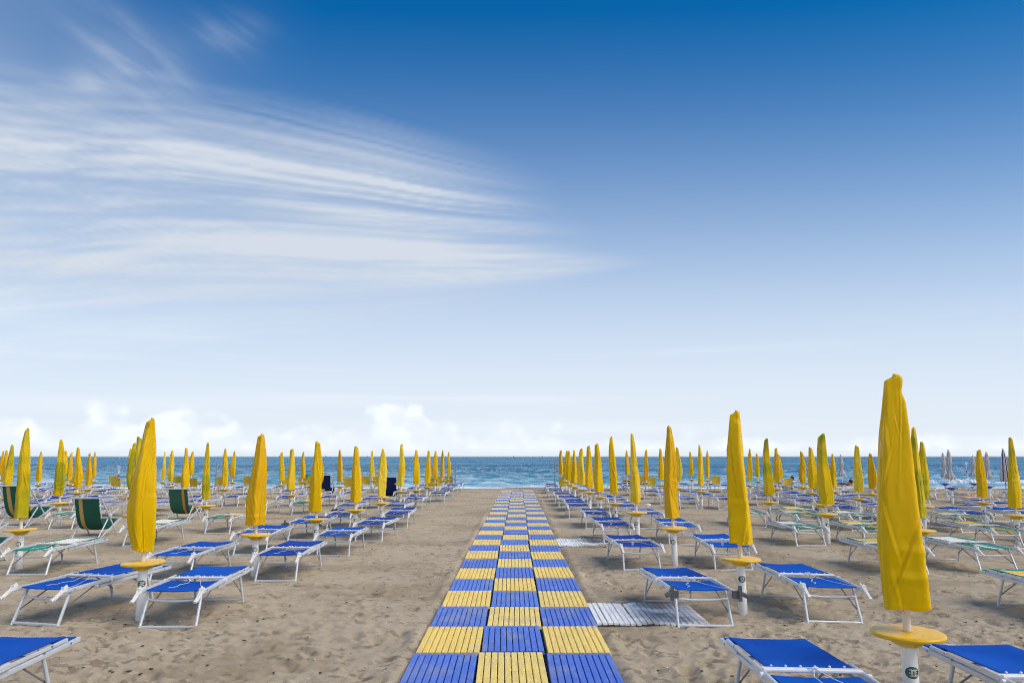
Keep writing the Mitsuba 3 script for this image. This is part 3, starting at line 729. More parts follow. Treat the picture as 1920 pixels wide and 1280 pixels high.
def cover_mesh(prof, seed, lobes=4, skew=0.0, flare=0.0, Lc=1.4, normals=None, pleats=2):
    """A closed vinyl sleeve: z from 0 (open hem) to Lc (pinched top): flat panels between soft corners, with creases and tension folds."""
    r = np.random.default_rng(seed)
    N, Mr = 132, 110
    t = np.concatenate([np.linspace(0, .955, Mr - 12), .955 + .045 * np.sin(np.linspace(0, 1, 13)[1:] * PI / 2)])
    pt, pw = np.array(prof).T
    w = np.interp(t, pt, pw)
    w = np.convolve(np.pad(w, 5, mode='edge'), np.ones(11) / 11, 'valid')
    cap = np.clip((1 - t) / .016, 0, 1); w = w * np.sqrt(1 - (1 - cap) ** 2 * 0.999)
    th = np.arange(N) / N * 2 * PI
    Tt, TH = np.meshgrid(t, th, indexing='ij')
    wrap = lambda a: (a + PI) % (2 * PI) - PI
    # the panels: a polygon with uneven corners that wander up the sleeve
    corners = np.sort(np.arange(lobes) / lobes * 2 * PI + r.uniform(-.28, .28, lobes)) + r.uniform(0, 6.28)
    dist = r.uniform(.70, .90, lobes)
    if normals is not None: corners, dist = np.radians(normals), np.array([.80, .84, .86, .86])
    R = np.full_like(TH, 10.0)
    for c, d0 in zip(corners, dist):
        a = wrap(TH - (c + (.12 if normals is not None else .35) * r.uniform(-1, 1) * Tt + .10 * np.sin(Tt * r.uniform(3, 6) + r.uniform(0, 6))))
        d = d0 + .07 * np.sin(Tt * r.uniform(4, 8) + r.uniform(0, 6))
        R = np.minimum(R, d / np.maximum(np.cos(a), 0.12))
    R = np.minimum(R, 1.10)
    R = R * w[:, None] * 0.99
    k = np.ones(7) / 7
    R = np.apply_along_axis(lambda q: np.convolve(np.concatenate([q[-3:], q, q[:3]]), k, 'valid'), 1, R)
    Wm = w[:, None] * np.ones((1, N))
    # tension folds: short slanting creases, sharp on one side
    for q in range(26):
        t0, th0, sl, ln, wd = r.uniform(.02, .92), r.uniform(0, 6.28), r.uniform(-5, 5), r.uniform(.05, .22), r.uniform(.08, .20)
        d = wrap(TH - th0 - sl * (Tt - t0)) / wd
        prof_ = np.clip(1 - np.abs(d), 0, 1) - .55 * np.clip(1 - np.abs(d - 1.3), 0, 1)
        R += Wm * r.uniform(.035, .085) * r.choice([-1, 1], p=[.4, .6]) * prof_ * np.exp(-((Tt - t0) / ln) ** 2)
    # two or three long pleats
    for q in range(pleats):
        c = r.uniform(0, 6.28) + r.uniform(-.5, .5) * Tt
        d = wrap(TH - c) / r.uniform(.10, .18)
        R += Wm * r.uniform(.05, .11) * (np.clip(1 - np.abs(d), 0, 1) - .8 * np.clip(1 - np.abs(d - 1.1), 0, 1)) * np.sin(np.clip(Tt * r.uniform(.9, 1.6) + r.uniform(-.2, .1), 0, 1) * PI) ** .5
    X0, Y0 = np.cos(TH), np.sin(TH)
    n1 = meshkit.fbm(np.stack([X0 * 1.5 + seed, Y0 * 1.5, Tt * 4.0], -1), 3, seed)
    R *= 1 + 0.16 * (n1 - .5)
    # a sagging buckle across the lower third, and the pinched tip
    for q in range(2):
        t0 = r.uniform(.10, .42); c = r.uniform(0, 6.28)
        dz = (Tt - t0 + .02 * np.cos(TH - c)) / .018
        R += Wm * .045 * (np.exp(-dz ** 2) - .8 * np.exp(-((dz - 2.0) / 1.3) ** 2)) * np.exp(-(wrap(TH - c) / .9) ** 2)
    dent = np.exp(-((Tt - r.uniform(.90, .95)) / .025) ** 2) * np.exp(-(wrap(TH - r.uniform(3.6, 5.8)) / .5) ** 2)
    R *= 1 - 0.38 * dent
    ph = r.uniform(0, 6)
    Xc = 0.05 * skew * np.sin(Tt * PI * 0.5) + 0.014 * np.sin(Tt * 5 + ph); Yc = 0.010 * np.sin(Tt * 4 + ph)
    X = R * X0 * 1.04 + Xc; Y = R * Y0 * (0.90 - .22 * np.clip((Tt - .8) / .2, 0, 1)) + Yc
    if flare: X -= flare * np.exp(-(Tt / .07) ** 2) * np.clip(-X0, 0, 1) ** 2 * 0.10
    Z = Lc * Tt + (0.022 * (meshkit.fbm(np.stack([X0 * 1.2 + seed, Y0 * 1.2, Tt * 0], -1), 2, seed + 3) - .5) * 2 + flare * 0.03 * np.clip(-X0, 0, 1)) * np.exp(-(Tt / .1) ** 2)
    Z += 0.018 * X0 * np.exp(-((1 - Tt) / .05) ** 2)
    hem = np.exp(-((Tt - .030) / .0045) ** 2)
    X -= hem * X0 * .0018; Y -= hem * Y0 * .0018
    V = np.stack([X, Y, Z], -1).reshape(-1, 3)
    nT = len(t)
    i = np.arange(nT * N).reshape(nT, N); j = np.roll(i, -1, 1)
    f = np.vstack([np.stack([i[:-1], j[:-1], j[1:]], -1).reshape(-1, 3), np.stack([i[:-1], j[1:], i[1:]], -1).reshape(-1, 3)])
    # inner lip closing the hem a hand above its edge
    inner = V[:N] * [0.97, 0.97, 1]; up = V[:N] * [0.9, 0.9, 1] + [0, 0, .05]; cen = np.array([[0, 0, .06]])
    b = len(V); V = np.vstack([V, inner, up, cen]); k = np.arange(N); kn = (k + 1) % N
    f = np.vstack([f, np.stack([kn, k, b + k], 1), np.stack([kn, b + k, b + kn], 1), np.stack([b + kn, b + k, b + N + k], 1), np.stack([b + kn, b + N + k, b + N + kn], 1), np.stack([b + N + kn, b + N + k, np.full(N, b + 2 * N)], 1)])
    tip = np.arange(1, N - 1); o = (nT - 1) * N
    f = np.vstack([f, np.stack([np.full(N - 2, o), o + tip, o + tip + 1], 1)])
    return trimesh.Trimesh(V, f, process=False)


WIDE = [(0, .152), (.25, .150), (.5, .126), (.75, .096), (.92, .068), (1, .058)]
BULGE = [(0, .108), (.14, .136), (.30, .142), (.55, .120), (.80, .082), (.95, .056), (1, .046)]
SLIM = [(0, .124), (.25, .128), (.5, .112), (.75, .080), (.93, .054), (1, .042)]
FULL = [(0, .132), (.2, .136), (.45, .118), (.7, .090), (.93, .060), (1, .048)]
KINDS = [(WIDE, 101, 4, 0.3, 0), (FULL, 102, 4, 0.2, 0), (BULGE, 103, 4, -0.2, 0), (FULL, 104, 5, 0, 0), (SLIM, 105, 4, 0.1, 0), (SLIM, 106, 5, -0.3, 0), (BULGE, 107, 5, 0.4, 0), (SLIM, 108, 4, 0, 1.2), (FULL, 109, 4, -.3, 0), (SLIM, 110, 5, .3, 0), (WIDE, 111, 4, 0, 0), (BULGE, 112, 4, -.4, 0)]
COVER_M = [cover_mesh(p, s, n, k, fl, normals={0: (-104, -18, 72, 165), 1: (-112, -30, 60, 155)}.get(i), pleats=(1, 1, 2, 1, 2, 3, 2, 2, 1, 3, 2, 2)[i]) for i, (p, s, n, k, fl) in enumerate(KINDS)]
COVER = {(i, m): mikit.ply(cm, m, smooth=True) for i, cm in enumerate(COVER_M) for m in ('m_cover', 'm_cover_stained', 'm_cover_deep', 'm_cover_faded')}
TABLE_M = lathe([(0, .006), (.030, .006), (.030, .0), (.205, -.001), (.216, -.006), (.2205, -.014), (.219, -.024), (.210, -.029), (.135, -.034), (.120, -.046), (.075, -.082), (.052, -.092), (0, -.092)], 56)
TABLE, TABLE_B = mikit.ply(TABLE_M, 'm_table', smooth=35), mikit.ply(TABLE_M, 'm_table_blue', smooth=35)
TUBE = mikit.ply(lathe([(0, -.10), (.0490, -.10), (.0455, .50), (.0455, .515), (.040, .52), (0, .52)], 28), 'm_tube', smooth=35)
POLE = mikit.ply(lathe([(0, 0), (.0235, 0), (.0235, 1), (0, 1)], 20), 'm_pole', smooth=35)
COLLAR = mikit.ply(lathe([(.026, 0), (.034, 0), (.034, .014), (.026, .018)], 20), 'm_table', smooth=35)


def wrapped(flat, r):
    v = np.array(flat.vertices); a = v[:, 0] / r; q = r + v[:, 2]
    flat.vertices = np.stack([q * np.sin(a), -q * np.cos(a), v[:, 1]], 1)
    return flat


def oval_patch(rx, ry, lift, n=36, rings=6):
    v = [(0, 0, lift)]
    for k in range(1, rings + 1):
        for j in range(n):
            a = 2 * PI * j / n
            v.append((rx * k / rings * math.cos(a), ry * k / rings * (math.sin(a)), lift))
    f = [[0, 1 + j, 1 + (j + 1) % n] for j in range(n)]
    for k in range(rings - 1):
        for j in range(n):
            a, b = 1 + k * n + j, 1 + k * n + (j + 1) % n
            f += [[a, a + n, b + n], [a, b + n, b]]
    return trimesh.Trimesh(np.array(v, float), f, process=False)


def square_patch(cx, cy, w, h, lift):
    m, _ = grid(lambda u, v: np.stack([cx + (u - .5) * w, cy + (v - .5) * h, u * 0 + lift], 1), 8, 3)
    return m


BR = 0.0462
BADGE = mikit.ply(wrapped(oval_patch(.045, .036, .0012), BR), 'm_badge', smooth=True)
PLATE = mikit.ply(wrapped(square_patch(.006, 0, .047, .041, .0024), BR), 'm_badge_pale', smooth=True)
DIGITS = {}


def digits(txt):
    if txt not in DIGITS:
        m = meshkit.text_mesh(txt, .028, .0012, bold=True)
        m.vertices[:, 0] *= 0.72
        m = m.subdivide_to_size(.008) if hasattr(m, 'subdivide_to_size') else m
        b = m.bounds; m.apply_translation((-(b[0][0] + b[1][0]) / 2 + .006, -(b[0][1] + b[1][1]) / 2, .0028))
        DIGITS[txt] = mikit.ply(wrapped(m, BR), 'm_ink', smooth=False)
    return DIGITS[txt]


def ribbon(pts, w, dirx=(0, 1, 0)):
    pts = np.array(pts, float)
    u = np.linspace(0, 1, 20)
    c = np.stack([np.interp(u, np.linspace(0, 1, len(pts)), pts[:, k]) for k in range(3)], 1)
    a = c + np.array(dirx) * w / 2; b = c - np.array(dirx) * w / 2
    V = np.vstack([a, b]); n = len(c)
    f = []
    for i in range(n - 1): f += [[i, i + 1, n + i + 1], [i, n + i + 1, n + i]]
    return trimesh.Trimesh(V, f, process=False)


cols = {}
for p in PARASOLS:
    if p[0] == 'Y': cols.setdefault(column(p[1]), []).append(p)
for (side, c), l in sorted(cols.items()):
    for i, (_, x, y, zb, zt, tx) in enumerate(sorted(l, key=lambda q: q[2])):
        lab = f'closed yellow parasol, {ORD[i]} from the camera in the {ORD[c]} column {side} of the walkway'
        if (side, c, i) == ('right', 0, 0): lab = 'largest closed yellow parasol, with table and number 169 on its post'
        if (side, c, i) == ('left', 0, 0): lab = 'closed yellow parasol with number 154 on its post, left of the walkway'
        if (side, c, i) == ('left', 0, 1): lab = 'closed yellow parasol with a loose strap hanging to its table, left of the walkway'
        t = thing('parasol', lab, 'parasol', 'closed yellow parasols standing in rows on the sand')
        z0 = sand_z(x, y) * .4 + float(gz(y)) * .6
        lean = math.atan2(tx, 2.1) + float(RNG.normal(0, .004))
        M = T().translate([x, y, z0]).rotate([0, 1, 0], math.degrees(lean))
        kind = {('right', 0, 0): 0, ('right', 0, 1): 1, ('left', 0, 0): 2, ('right', 0, 2): 3, ('left', 0, 1): 4}.get((side, c, i), int(RNG.choice([1, 2, 3, 4, 5, 6, 8, 9, 9, 11])))
        if (round(x, 2), round(y, 2)) in ((-3.85, 26.3), (9.72, 41.05), (9.88, 28.37)): kind = 7
        mat = 'm_cover_stained' if (x, y) in STAINED else ('m_cover' if y < 10 else str(RNG.choice(['m_cover', 'm_cover', 'm_cover_faded', 'm_cover_deep'])))
        rz = 0 if (i < 2 and c == 0) or kind == 7 else float(RNG.uniform(0, 360))
        put(t, 'ground_tube', TUBE, M)
        put(t, 'pole', POLE, M @ T().translate([0, 0, .5]).scale([1, 1, zb + .15 - .5]))
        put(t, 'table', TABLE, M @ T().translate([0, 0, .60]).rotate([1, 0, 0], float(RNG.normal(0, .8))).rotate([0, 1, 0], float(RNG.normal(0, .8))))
        put(t, 'cover', COVER[kind, mat], M @ T().translate([0, 0, zb]).rotate([0, 0, 1], rz).scale([1, 1, (zt - zb) / 1.4]))
        if y < 29:
            face = math.degrees(math.atan2(x, y)) * 0.5 * -1 + {('right', 0, 0): 3, ('left', 0, 0): 6}.get((side, c, i), float(RNG.normal(0, 14)))
            B = M @ T().translate([0, 0, .375 if (side, c, i) != ('right', 0, 0) else .36]).rotate([0, 0, 1], face)
            k = put(t, 'badge', BADGE, B)
            put(k, 'number_plate', PLATE, B)
            num = {('right', 0, 0): '169', ('left', 0, 0): '154', ('right', 0, 1): '153'}.get((side, c, i))
            if num: put(k, 'number', digits(num), B)
        if (side, c, i) in (('left', 0, 1), ('right', 1, 3)):
            sgn = -1
            put(t, 'strap', mikit.ply(cat([ribbon([(-.05, -.06, zb + .03), (-.075, -.07, zb - .02), (-.13, -.09, .69), (-.175, -.09, .635), (-.20, -.08, .612)], .055, (.5, .75, .35))]), 'm_cover', smooth=True), M)
            put(t, 'tie', mikit.ply(tube([(-.04 + .014 * math.sin(q * 2.2), -.05, zb + .01 - q * .012) for q in range(9)], .007, 6), 'm_white', smooth=True), M)


def tied_cloth(seed, tied=True):
    N, Mr = 64, 44
    t = np.linspace(0, 1, Mr); th = np.arange(N) / N * 2 * PI
    w = np.interp(t, [0, .06, .20, .30, .55, .85, 1], [.155, .150, .085, .052, .088, .060, .012] if tied else [.16, .155, .145, .135, .11, .065, .012])
    Tt, TH = np.meshgrid(t, th, indexing='ij')
    R = w[:, None] * (1 + 0.20 * np.cos(TH * 9 + Tt * 2) * (1 - .5 * Tt) + 0.2 * (meshkit.fbm(np.stack([np.cos(TH) * 2 + seed, np.sin(TH) * 2, Tt * 4], -1), 3, seed) - .5))
    V = np.stack([R * np.cos(TH), R * np.sin(TH), Tt + 0.03 * np.cos(TH * 9) * np.exp(-(Tt / .06) ** 2)], -1).reshape(-1, 3)
    i = np.arange(Mr * N).reshape(Mr, N); j = np.roll(i, -1, 1)
    f = np.vstack([np.stack([i[:-1], j[:-1], j[1:]], -1).reshape(-1, 3), np.stack([i[:-1], j[1:], i[1:]], -1).reshape(-1, 3)])
    return mikit.ply(trimesh.Trimesh(V, f, process=False), 'm_grey_cloth' if tied else 'm_stripe_cloth', smooth=True, uv=np.stack([TH.ravel() / (2 * PI), Tt.ravel()], 1))


TIED, LOOSE = tied_cloth(5), tied_cloth(6, False)
POLE_W = mikit.ply(lathe([(0, 0), (.018, 0), (.018, 1), (0, 1)], 14), 'm_white', smooth=35)
POLE_G = mikit.ply(lathe([(0, 0), (.02, 0), (.02, 1), (0, 1)], 14), 'm_pole_grey', smooth=35)
gl = [p for p in PARASOLS if p[0] != 'Y']
for n, (kind, x, y, zb, zt, tx) in enumerate(sorted(gl, key=lambda q: q[1] / q[2])):
    lab = f'tied grey parasol over a blue table, {ORD[n]} from the left on the neighbouring beach' if kind == 'G' else 'grey and dark striped closed parasol without a table near the right edge'
    t = thing('tied_parasol', lab, 'parasol', 'grey parasols of the neighbouring beach')
    M = place(x, y, lean=math.atan2(tx, 2.1))
    put(t, 'cloth', TIED if kind == 'G' else LOOSE, M @ T().translate([0, 0, zb]).rotate([0, 0, 1], float(RNG.uniform(0, 360))).scale([1, 1, zt - zb]))
    put(t, 'pole', POLE_W if kind == 'G' else POLE_G, M @ T().translate([0, 0, -.05]).scale([1, 1, zb + .2]))
    if kind == 'G':
        put(t, 'table', TABLE_B, M @ T().translate([0, 0, .60])); put(t, 'ground_tube', TUBE, M)

# ------------------------------------------------------------------ deck chairs


def deck_parts(fab, Wd=.31):
    fr = {}
    fr['back_frame'] = cat([bar((s * Wd, -.03, .86), (s * Wd, .86, -.02), .024, .034, up=(0, 1, 0)) for s in (-1, 1)] + [bar((-Wd, .855, 0), (Wd, .855, 0), .02, .02)])
    fr['leg_frame'] = cat([bar((s * (Wd - .03), 0, -.02), (s * (Wd - .03), .50, .50), .022, .030, up=(0, 1, 0)) for s in (-1, 1)] + [bar((-Wd + .03, .0, .012), (Wd - .03, .0, .012), .024, .028)])
    fr['seat_frame'] = cat([bar((s * (Wd + .02), .02, .02), (s * (Wd + .02), .92, .38), .020, .034) for s in (-1, 1)] + [tube([(-Wd, .91, .37), (Wd, .91, .37)], .014, 8)])
    for s in (-1, 1): fr['arm_rest', s] = cat([bar((s * (Wd + .01), .40, .47), (s * (Wd + .01), .78, .60), .026, .026), box(s * (Wd + .012), .41, .45, .045, .075, .05)])
    fr['top_bar'] = tube([(-Wd - .02, -.03, .865), (Wd + .02, -.03, .865)], .018, 10)
    cy = [(-.02, .845), (.03, .66), (.10, .46), (.20, .29), (.34, .19), (.48, .17), (.66, .24), (.90, .365)]
    q = np.array(cy); uu = np.linspace(0, 1, len(q))
    def fn(u, v):
        vv = np.linspace(0, 1, 40)
        y = np.interp(v, uu, q[:, 0]); z = np.interp(v, uu, q[:, 1])
        return np.stack([-Wd + .05 + (2 * Wd - .10) * u, y, z - .012 * np.sin(PI * u)], 1)
    from scipy.interpolate import CubicSpline
    cs = CubicSpline(uu, q)
    def fn2(u, v):
        c = cs(v)
        return np.stack([-Wd + .05 + (2 * Wd - .10) * u, c[:, 0] + .03 * np.sin(PI * u) * np.sin(PI * v), c[:, 1] - .02 * np.sin(PI * u) * np.sin(PI * v)], 1)
    m, uv = grid(fn2, 8, 30)
    out = {k: ply(v, 'm_alu') for k, v in fr.items()}
    out['sling'] = mikit.ply(m, fab, smooth=True, uv=uv)
    return out


DK = {f: deck_parts(f) for f in ('m_deck_gold', 'm_deck_orange', 'm_navy')}


def deckchair(x, y, fab, label, group, rz=0, s=1.0):
    t = thing('deck_chair', label, 'deck chair', group)
    M = T().translate([x, y, sand_z(x, y) * .5 + float(gz(y)) * .5]).rotate([0, 0, 1], rz).scale([s, s, s])
    for k, v in DK[fab].items(): put(t, k if isinstance(k, str) else k[0], v, M)


GD, ND = 'green striped deck chairs on the left side', 'navy deck chairs near the shore'
deckchair(-9.25, 16.6, 'm_deck_gold', 'dark green deck chair with gold stripe, nearest of those fully in view', GD, 2)
deckchair(-9.30, 21.2, 'm_deck_orange', 'dark green deck chair with an orange stripe behind the cream lounger', GD, 0, 1.0)
deckchair(-12.55, 19.2, 'm_deck_gold', 'green deck chair half hidden behind the leftmost large parasol', GD, 0, 1.18)
deckchair(-8.95, 12.3, 'm_deck_gold', 'green deck chair cut off by the left edge of the photo', GD, -2)
deckchair(-8.25, 33.2, 'm_navy', 'navy blue deck chair near the shore, left one of the two', ND, 0, 1.15)
deckchair(-5.02, 31.0, 'm_navy', 'navy blue deck chair near the shore, right one of the two', ND, 0, 1.12)

# ------------------------------------------------------------------ low yellow armchairs


def arm_loop(s):
    pts = [(s * .20, .02, .52), (s * .23, .12, .53), (s * .24, .26, .50), (s * .24, .34, .40), (s * .22, .30, .26), (s * .19, .26, .0)]
    u = np.linspace(0, 1, 18)
    return tube(np.stack([np.interp(u, np.linspace(0, 1, len(pts)), np.array(pts)[:, k]) for k in range(3)], 1), .012, 7)


bk, buv = grid(lambda u, v: np.stack([-.19 + .38 * u, .05 - .05 * v + .02 * np.sin(PI * u), .27 + .32 * v + .015 * np.sin(PI * u) * v], 1), 9, 8)
YC = {'back': mikit.ply(cat([bk, tube([(-.195 + .39 * q, 0 + .02 * math.sin(PI * q), .595 + .015 * math.sin(PI * q)) for q in np.linspace(0, 1, 9)], .013, 7)]), 'm_chair_yellow', smooth=40),
      'seat': mikit.ply(box(0, .23, .26, .40, .40, .03), 'm_chair_yellow', smooth=False)}
YARM = {s: mikit.ply(arm_loop(s), 'm_chair_yellow', smooth=True) for s in (-1, 1)}
YLEG = {(s, b): mikit.ply(tube([(s * .19, .04 + .36 * b, .26), (s * .21, .0 + .44 * b, -.02)], .011, 7), 'm_white', smooth=True) for s in (-1, 1) for b in (0, 1)}
chairs = [(-29.2, 42.4), (-23.6, 40.7), (-22.2, 42.2), (-19.9, 38.1), (-18.4, 41.7), (-16.0, 38.1), (-15.3, 39.8), (-14.3, 41.0), (-11.8, 39.8), (-11.3, 40.9), (-11.0, 41.6), (-8.2, 38.1), (-8.05, 41.7), (-7.4, 41.5), (-4.0, 38.1), (-3.95, 40.6), (-3.5, 41.9),
          (2.72, 40.2), (2.85, 38.6), (7.2, 42.0), (7.3, 39.8), (11.3, 42.0), (13.58, 37.3), (13.5, 33.8)]
nl = {'left': 0, 'right': 0}
for x, y in sorted(chairs, key=lambda q: abs(math.atan2(q[0], q[1]))):
    side = 'left' if x < 0 else 'right'
    nl[side] += 1
    word = (ORD + ['sixteenth', 'seventeenth', 'eighteenth'])[nl[side] - 1]
    t = thing('beach_armchair', f'low yellow armchair near the shore, {word} one counted from the walkway on the {side}', 'chair', 'yellow armchairs along the shore')
    M = place(x, y, rz=float(RNG.normal(-6 if x < 0 else 4, 9)), s=1.22)
    for k, v in YC.items(): put(t, k, v, M)
    for s in (-1, 1): put(t, 'arm_rest', YARM[s], M)
    for v in YLEG.values(): put(t, 'leg', v, M)

# ------------------------------------------------------------------ poles and signs by the water
post = lambda h, r=.035: lathe([(0, -.2), (r, -.2), (r, h - .01), (r * .8, h), (0, h)], 14)
single('wooden_post', mikit.ply(post(1.52), 'm_pole_grey', smooth=35), 'bare grey post at the waterline just left of the walkway end', 'post', place(-3.22, 43.2))
single('wooden_post', mikit.ply(post(1.56), 'm_pole_grey', smooth=35), 'bare grey post at the waterline just right of the walkway end', 'post', place(2.45, 43.2))
single('wooden_post', mikit.ply(post(1.50), 'm_pole_grey', smooth=35), 'bare leaning grey post at the waterline among the parasols on the left', 'post', place(-16.8, 43.0, lean=.03))


def sign(x, y, z0, h, label):
    t = thing('bathing_sign', label, 'sign')
    M = T().translate([x, y, z0])
    put(t, 'pole', mikit.ply(lathe([(0, -.6), (.032, -.6), (.032, h * .38), (0, h * .38)], 14), 'm_white', smooth=35), M)
    put(t, 'band', mikit.ply(lathe([(0, h * .38), (.04, h * .38), (.04, h * .60), (0, h * .60)], 14), 'm_red', smooth=35), M)
    put(t, 'pole', mikit.ply(lathe([(0, h * .60), (.032, h * .60), (.032, h), (0, h)], 14), 'm_white', smooth=35), M)
    put(t, 'board', mikit.ply(box(0, -.045, h + .10, .24, .02, .24), 'm_sign', smooth=False), M)


sign(39.6, 66.0, SEA_Z, 1.18, 'white signboard on a banded pole standing in the sea at the right')
sign(-28.8, 55.5, SEA_Z, .98, 'pink signboard on a purple banded pole at the water on the left')
for n, (az, yy, h) in enumerate([(-.0005 + (964 - 960) / 1423, 1500, 4.5), ((1017.5 - 960) / 1423, 1600, 4.5), ((688 - 960) / 1423, 1500, 4.5), ((609.5 - 960) / 1423, 1500, 5), ((521.5 - 960) / 1423, 1300, 5), ((316 - 960) / 1423, 1200, 6), ((835 - 960) / 1423, 1700, 5)]):
    single('channel_marker', mikit.ply(lathe([(0, -3), (.35, -3), (.35, h * .8), (.8, h * .8), (.8, h), (0, h)], 10), 'm_pole_dark', smooth=False), f'thin dark channel marker far out at sea, {ORD[n]} of those near the horizon', 'marker', T().translate([az * yy, yy, SEA_Z - 1.0]), group='markers near the horizon')
t = thing('sailing_boat', 'tiny white sailing boat on the horizon at the left', 'boat')
bx = (413.5 - 960) / 1423 * 4200
hull = trimesh.creation.extrude_polygon(__import__('shapely').geometry.Polygon([(-7, 0), (-5.5, -1.6), (5.5, -1.6), (8, .4)]), 2.6); hull.apply_transform(trimesh.transformations.rotation_matrix(PI / 2, (1, 0, 0)))
put(t, 'hull', mikit.ply(hull, 'm_white', smooth=False), T().translate([bx, 4200, 1.0]))
put(t, 'sail', mikit.ply(trimesh.Trimesh([(-4, 0, 1), (4, 0, 1), (.8, 0, 14), (-4, .25, 1), (4, .25, 1), (.8, .25, 14)], [[0, 1, 2], [3, 5, 4], [0, 3, 4], [0, 4, 1], [1, 4, 5], [1, 5, 2], [2, 5, 3], [2, 3, 0]], process=False), 'm_white', smooth=False), T().translate([bx, 4200, 1.0]))
bx = (1464 - 960) / 1423 * 3000
t = thing('motor_boat', 'tiny dark boat on the horizon at the right', 'boat')
put(t, 'hull', mikit.ply(hull, 'm_pole_dark', smooth=False), T().translate([bx, 3000, 1.5])); put(t, 'cabin', mikit.ply(box(0, -1.3, 1.4, 4, 2, 2.4), 'm_pole_dark', smooth=False), T().translate([bx, 3000, 1.5]))

# ------------------------------------------------------------------ small things on the beach
t = thing('concrete_block', 'pale low concrete block near the shore under two green topped drums', 'block')
put(t, 'slab', mikit.ply(bar((-.62, 0, .27), (.62, 0, .27), .6, .58, c=.04), 'm_block', smooth=False), place(-11.05, 42.6))
drum = lathe([(0, 0), (.19, 0), (.215, .05), (.215, .15), (.23, .155), (.23, .19), (0, .19)], 24); lid = lathe([(.225, .19), (.205, .235), (.15, .275), (.08, .298), (0, .305)], 24)
for dx, w in ((-.36, 'left'), (.36, 'right')):
    t = thing('storage_drum', f'dark drum with a domed green lid, {w} one on the pale block', 'drum')
    M = place(-11.05 + dx, 42.6, dz=.56)
    put(t, 'body', mikit.ply(drum, 'm_drum', smooth=35), M); put(t, 'lid', mikit.ply(lid, 'm_lid_green', smooth=True), M)
fold = cat([bar((s * .29, -.8, .03), (s * .29, .8, .03), .026, .05) for s in (-1, 1)] + [bar((-.29, y, .03), (.29, y, .03), .03, .03) for y in (-.79, .79)])
fold_p, fold_uv = sag(-.27, .27, -.76, .76, .06, .01, nu=5, nv=6)
FR, FP = mikit.ply(fold, 'm_white', smooth=False), ply(fold_p, 'm_blue', uv=fold_uv)
for k in range(8):
    t = thing('folded_lounger', ('lowest' if k == 0 else 'topmost' if k == 7 else ORD[k]) + ' folded blue lounger in the stack by the shore' + ('' if k in (0, 7) else ', counted from below'), 'sun lounger', 'folded loungers stacked near the shore')
    M = place(6.42, 42.4, rz=float(RNG.normal(0, 2)), dz=.02 + k * .098)
    put(t, 'frame', FR, M); put(t, 'fabric', FP, M)
crum = trimesh.creation.icosphere(3, .09); crum.vertices *= 1 + .5 * (meshkit.fbm(np.array(crum.vertices) * 18, 3, 4)[:, None] - .5); crum.vertices *= [1.3, 1, .7]
single('crumpled_paper', mikit.ply(crum, 'm_paper', smooth=False), 'white crumpled paper lying on the sand between parasols right of the walkway', 'litter', place(4.9, 27.5, dz=.04))
hp = trimesh.creation.icosphere(4, .3); hp.vertices *= [1.5, .8, .55]; hp.vertices += .12 * (meshkit.fbm(np.array(hp.vertices) * 9, 4, 6)[:, None] - .5) * np.array(hp.vertices) * 6
single('seaweed_heap', mikit.ply(hp, 'm_weed', smooth=False), 'dark heap of seaweed and twigs on the sand left of the walkway', 'heap', place(-5.7, 25.0, dz=0.0, s=.55))


def scatter(n, size, b, seed, flat, ymax):
    r = np.random.default_rng(seed); ms = []
    base = trimesh.creation.icosphere(0, 1.0)
    for _ in range(n):
        y = 4.3 * math.exp(r.random() * math.log(ymax / 4.3)); x = (r.random() * 2 - 1) * .8 * y
        if abs(x - WALK_X(y)) < .95: continue
        m = base.copy(); s = size * r.uniform(.5, 1.5); m.vertices *= np.array([r.uniform(.7, 1.6), r.uniform(.5, 1), flat]) * s
        m.vertices *= 1 + .4 * (r.random((len(m.vertices), 1)) - .5)
        m.apply_transform(trimesh.transformations.rotation_matrix(r.uniform(0, 6.28), (0, 0, 1))); m.apply_translation((x, y, sand_z(x, y) + s * flat * .5)); ms.append(m)
    return mikit.ply(cat(ms), b, smooth=False)


scene['shell_fragments'] = scatter(650, .0075, 'm_shell', 5, .45, 26)
labels['shell_fragments'] = {'label': 'white shell fragments strewn over the sand', 'category': 'shells', 'kind': 'stuff'}
scene['seaweed_scraps'] = scatter(900, .013, 'm_weed', 6, .35, 30)
labels['seaweed_scraps'] = {'label': 'small dark scraps of seaweed and twigs strewn over the sand', 'category': 'seaweed', 'kind': 'stuff'}

# ------------------------------------------------------------------ the two people near the water
import manifold3d as m3


def blob(joints, bones, edge=.03):
    def ball(q): return m3.Manifold.sphere(q[3], 20).translate((q[0], q[1], q[2]))
    tot = None
    for a, b in bones:
        h = m3.Manifold.batch_hull([ball(joints[a]), ball(joints[b])])
        tot = h if tot is None else tot + h
    k = tot.refine_to_length(edge).to_mesh()
    tm = trimesh.Trimesh(k.vert_properties[:, :3], k.tri_verts)
    trimesh.smoothing.filter_taubin(tm, iterations=8)
    return tm


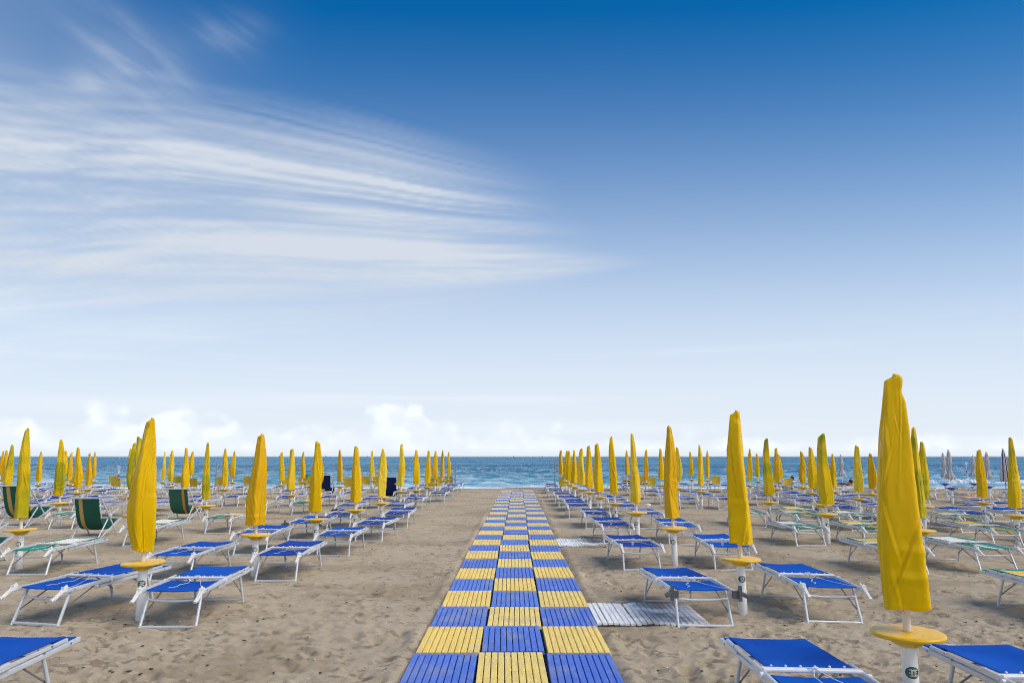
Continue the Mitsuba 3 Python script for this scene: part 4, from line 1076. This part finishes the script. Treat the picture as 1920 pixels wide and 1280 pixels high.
SIT = {'hip': (0, 0, .14, .13), 'chest': (0, .03, .40, .12), 'neck': (0, .03, .53, .05), 'head': (0, .05, .64, .088), 'shl': (-.15, .03, .46, .05), 'shr': (.15, .03, .46, .05),
       'ell': (-.24, .06, .27, .038), 'hal': (-.18, .22, .14, .03), 'elr': (.28, .08, .42, .037), 'har': (.40, .12, .58, .03), 'knl': (-.16, .36, .27, .06), 'knr': (.16, .36, .27, .06), 'fol': (-.15, .56, .04, .045), 'for': (.15, .56, .04, .045), 'hl': (-.08, 0, .12, .085), 'hr': (.08, 0, .12, .085)}
t = thing('person', 'person with dark hair and striped top sitting by the water with one arm raised', 'person')
M = place(15.75, 42.6)
put(t, 'body', mikit.ply(blob(SIT, [('neck', 'head'), ('chest', 'neck'), ('elr', 'har'), ('ell', 'hal'), ('hl', 'knl'), ('hr', 'knr'), ('knl', 'fol'), ('knr', 'for')]), 'm_skin', smooth=True), M)
SH = {k: (*v[:3], v[3] + .012) for k, v in SIT.items()}
put(t, 'striped_top', mikit.ply(blob(SH, [('hip', 'chest'), ('chest', 'shl'), ('chest', 'shr'), ('shl', 'ell'), ('shr', 'elr')]), 'm_shirt', smooth=True), M)
put(t, 'hair', mikit.ply(blob({'a': (0, .03, .665, .098), 'b': (0, .0, .60, .075)}, [('a', 'b')]), 'm_hair', smooth=True), M)
LIE = {'hip': (0, .75, .45, .12), 'chest': (0, .36, .50, .12), 'neck': (0, .20, .55, .05), 'head': (0, .10, .62, .09), 'shl': (-.16, .30, .50, .05), 'shr': (.16, .30, .50, .05), 'ell': (-.24, .55, .46, .038), 'hal': (-.15, .78, .52, .03), 'elr': (.24, .55, .46, .038), 'har': (.15, .78, .52, .03), 'knl': (-.1, 1.18, .48, .06), 'knr': (.1, 1.18, .46, .06), 'fol': (-.1, 1.55, .42, .045), 'for': (.1, 1.55, .42, .045)}
t = thing('person', 'person with dark hair lying on a lounger of the neighbouring beach', 'person')
M = place(17.0, 38.0, s=.95)
put(t, 'body', mikit.ply(blob(LIE, [('chest', 'neck'), ('neck', 'head'), ('hip', 'chest'), ('chest', 'shl'), ('chest', 'shr'), ('shl', 'ell'), ('ell', 'hal'), ('shr', 'elr'), ('elr', 'har'), ('hip', 'knl'), ('knl', 'fol'), ('hip', 'knr'), ('knr', 'for')]), 'm_skin', smooth=True), M)
put(t, 'hair', mikit.ply(blob({'a': (0, .085, .64, .098), 'b': (0, .06, .60, .09)}, [('a', 'b')]), 'm_hair', smooth=True), M)
lounger(17.0, 38.0, 0, 'yellow', 'yellow sun lounger with a person lying on it', NB, False)
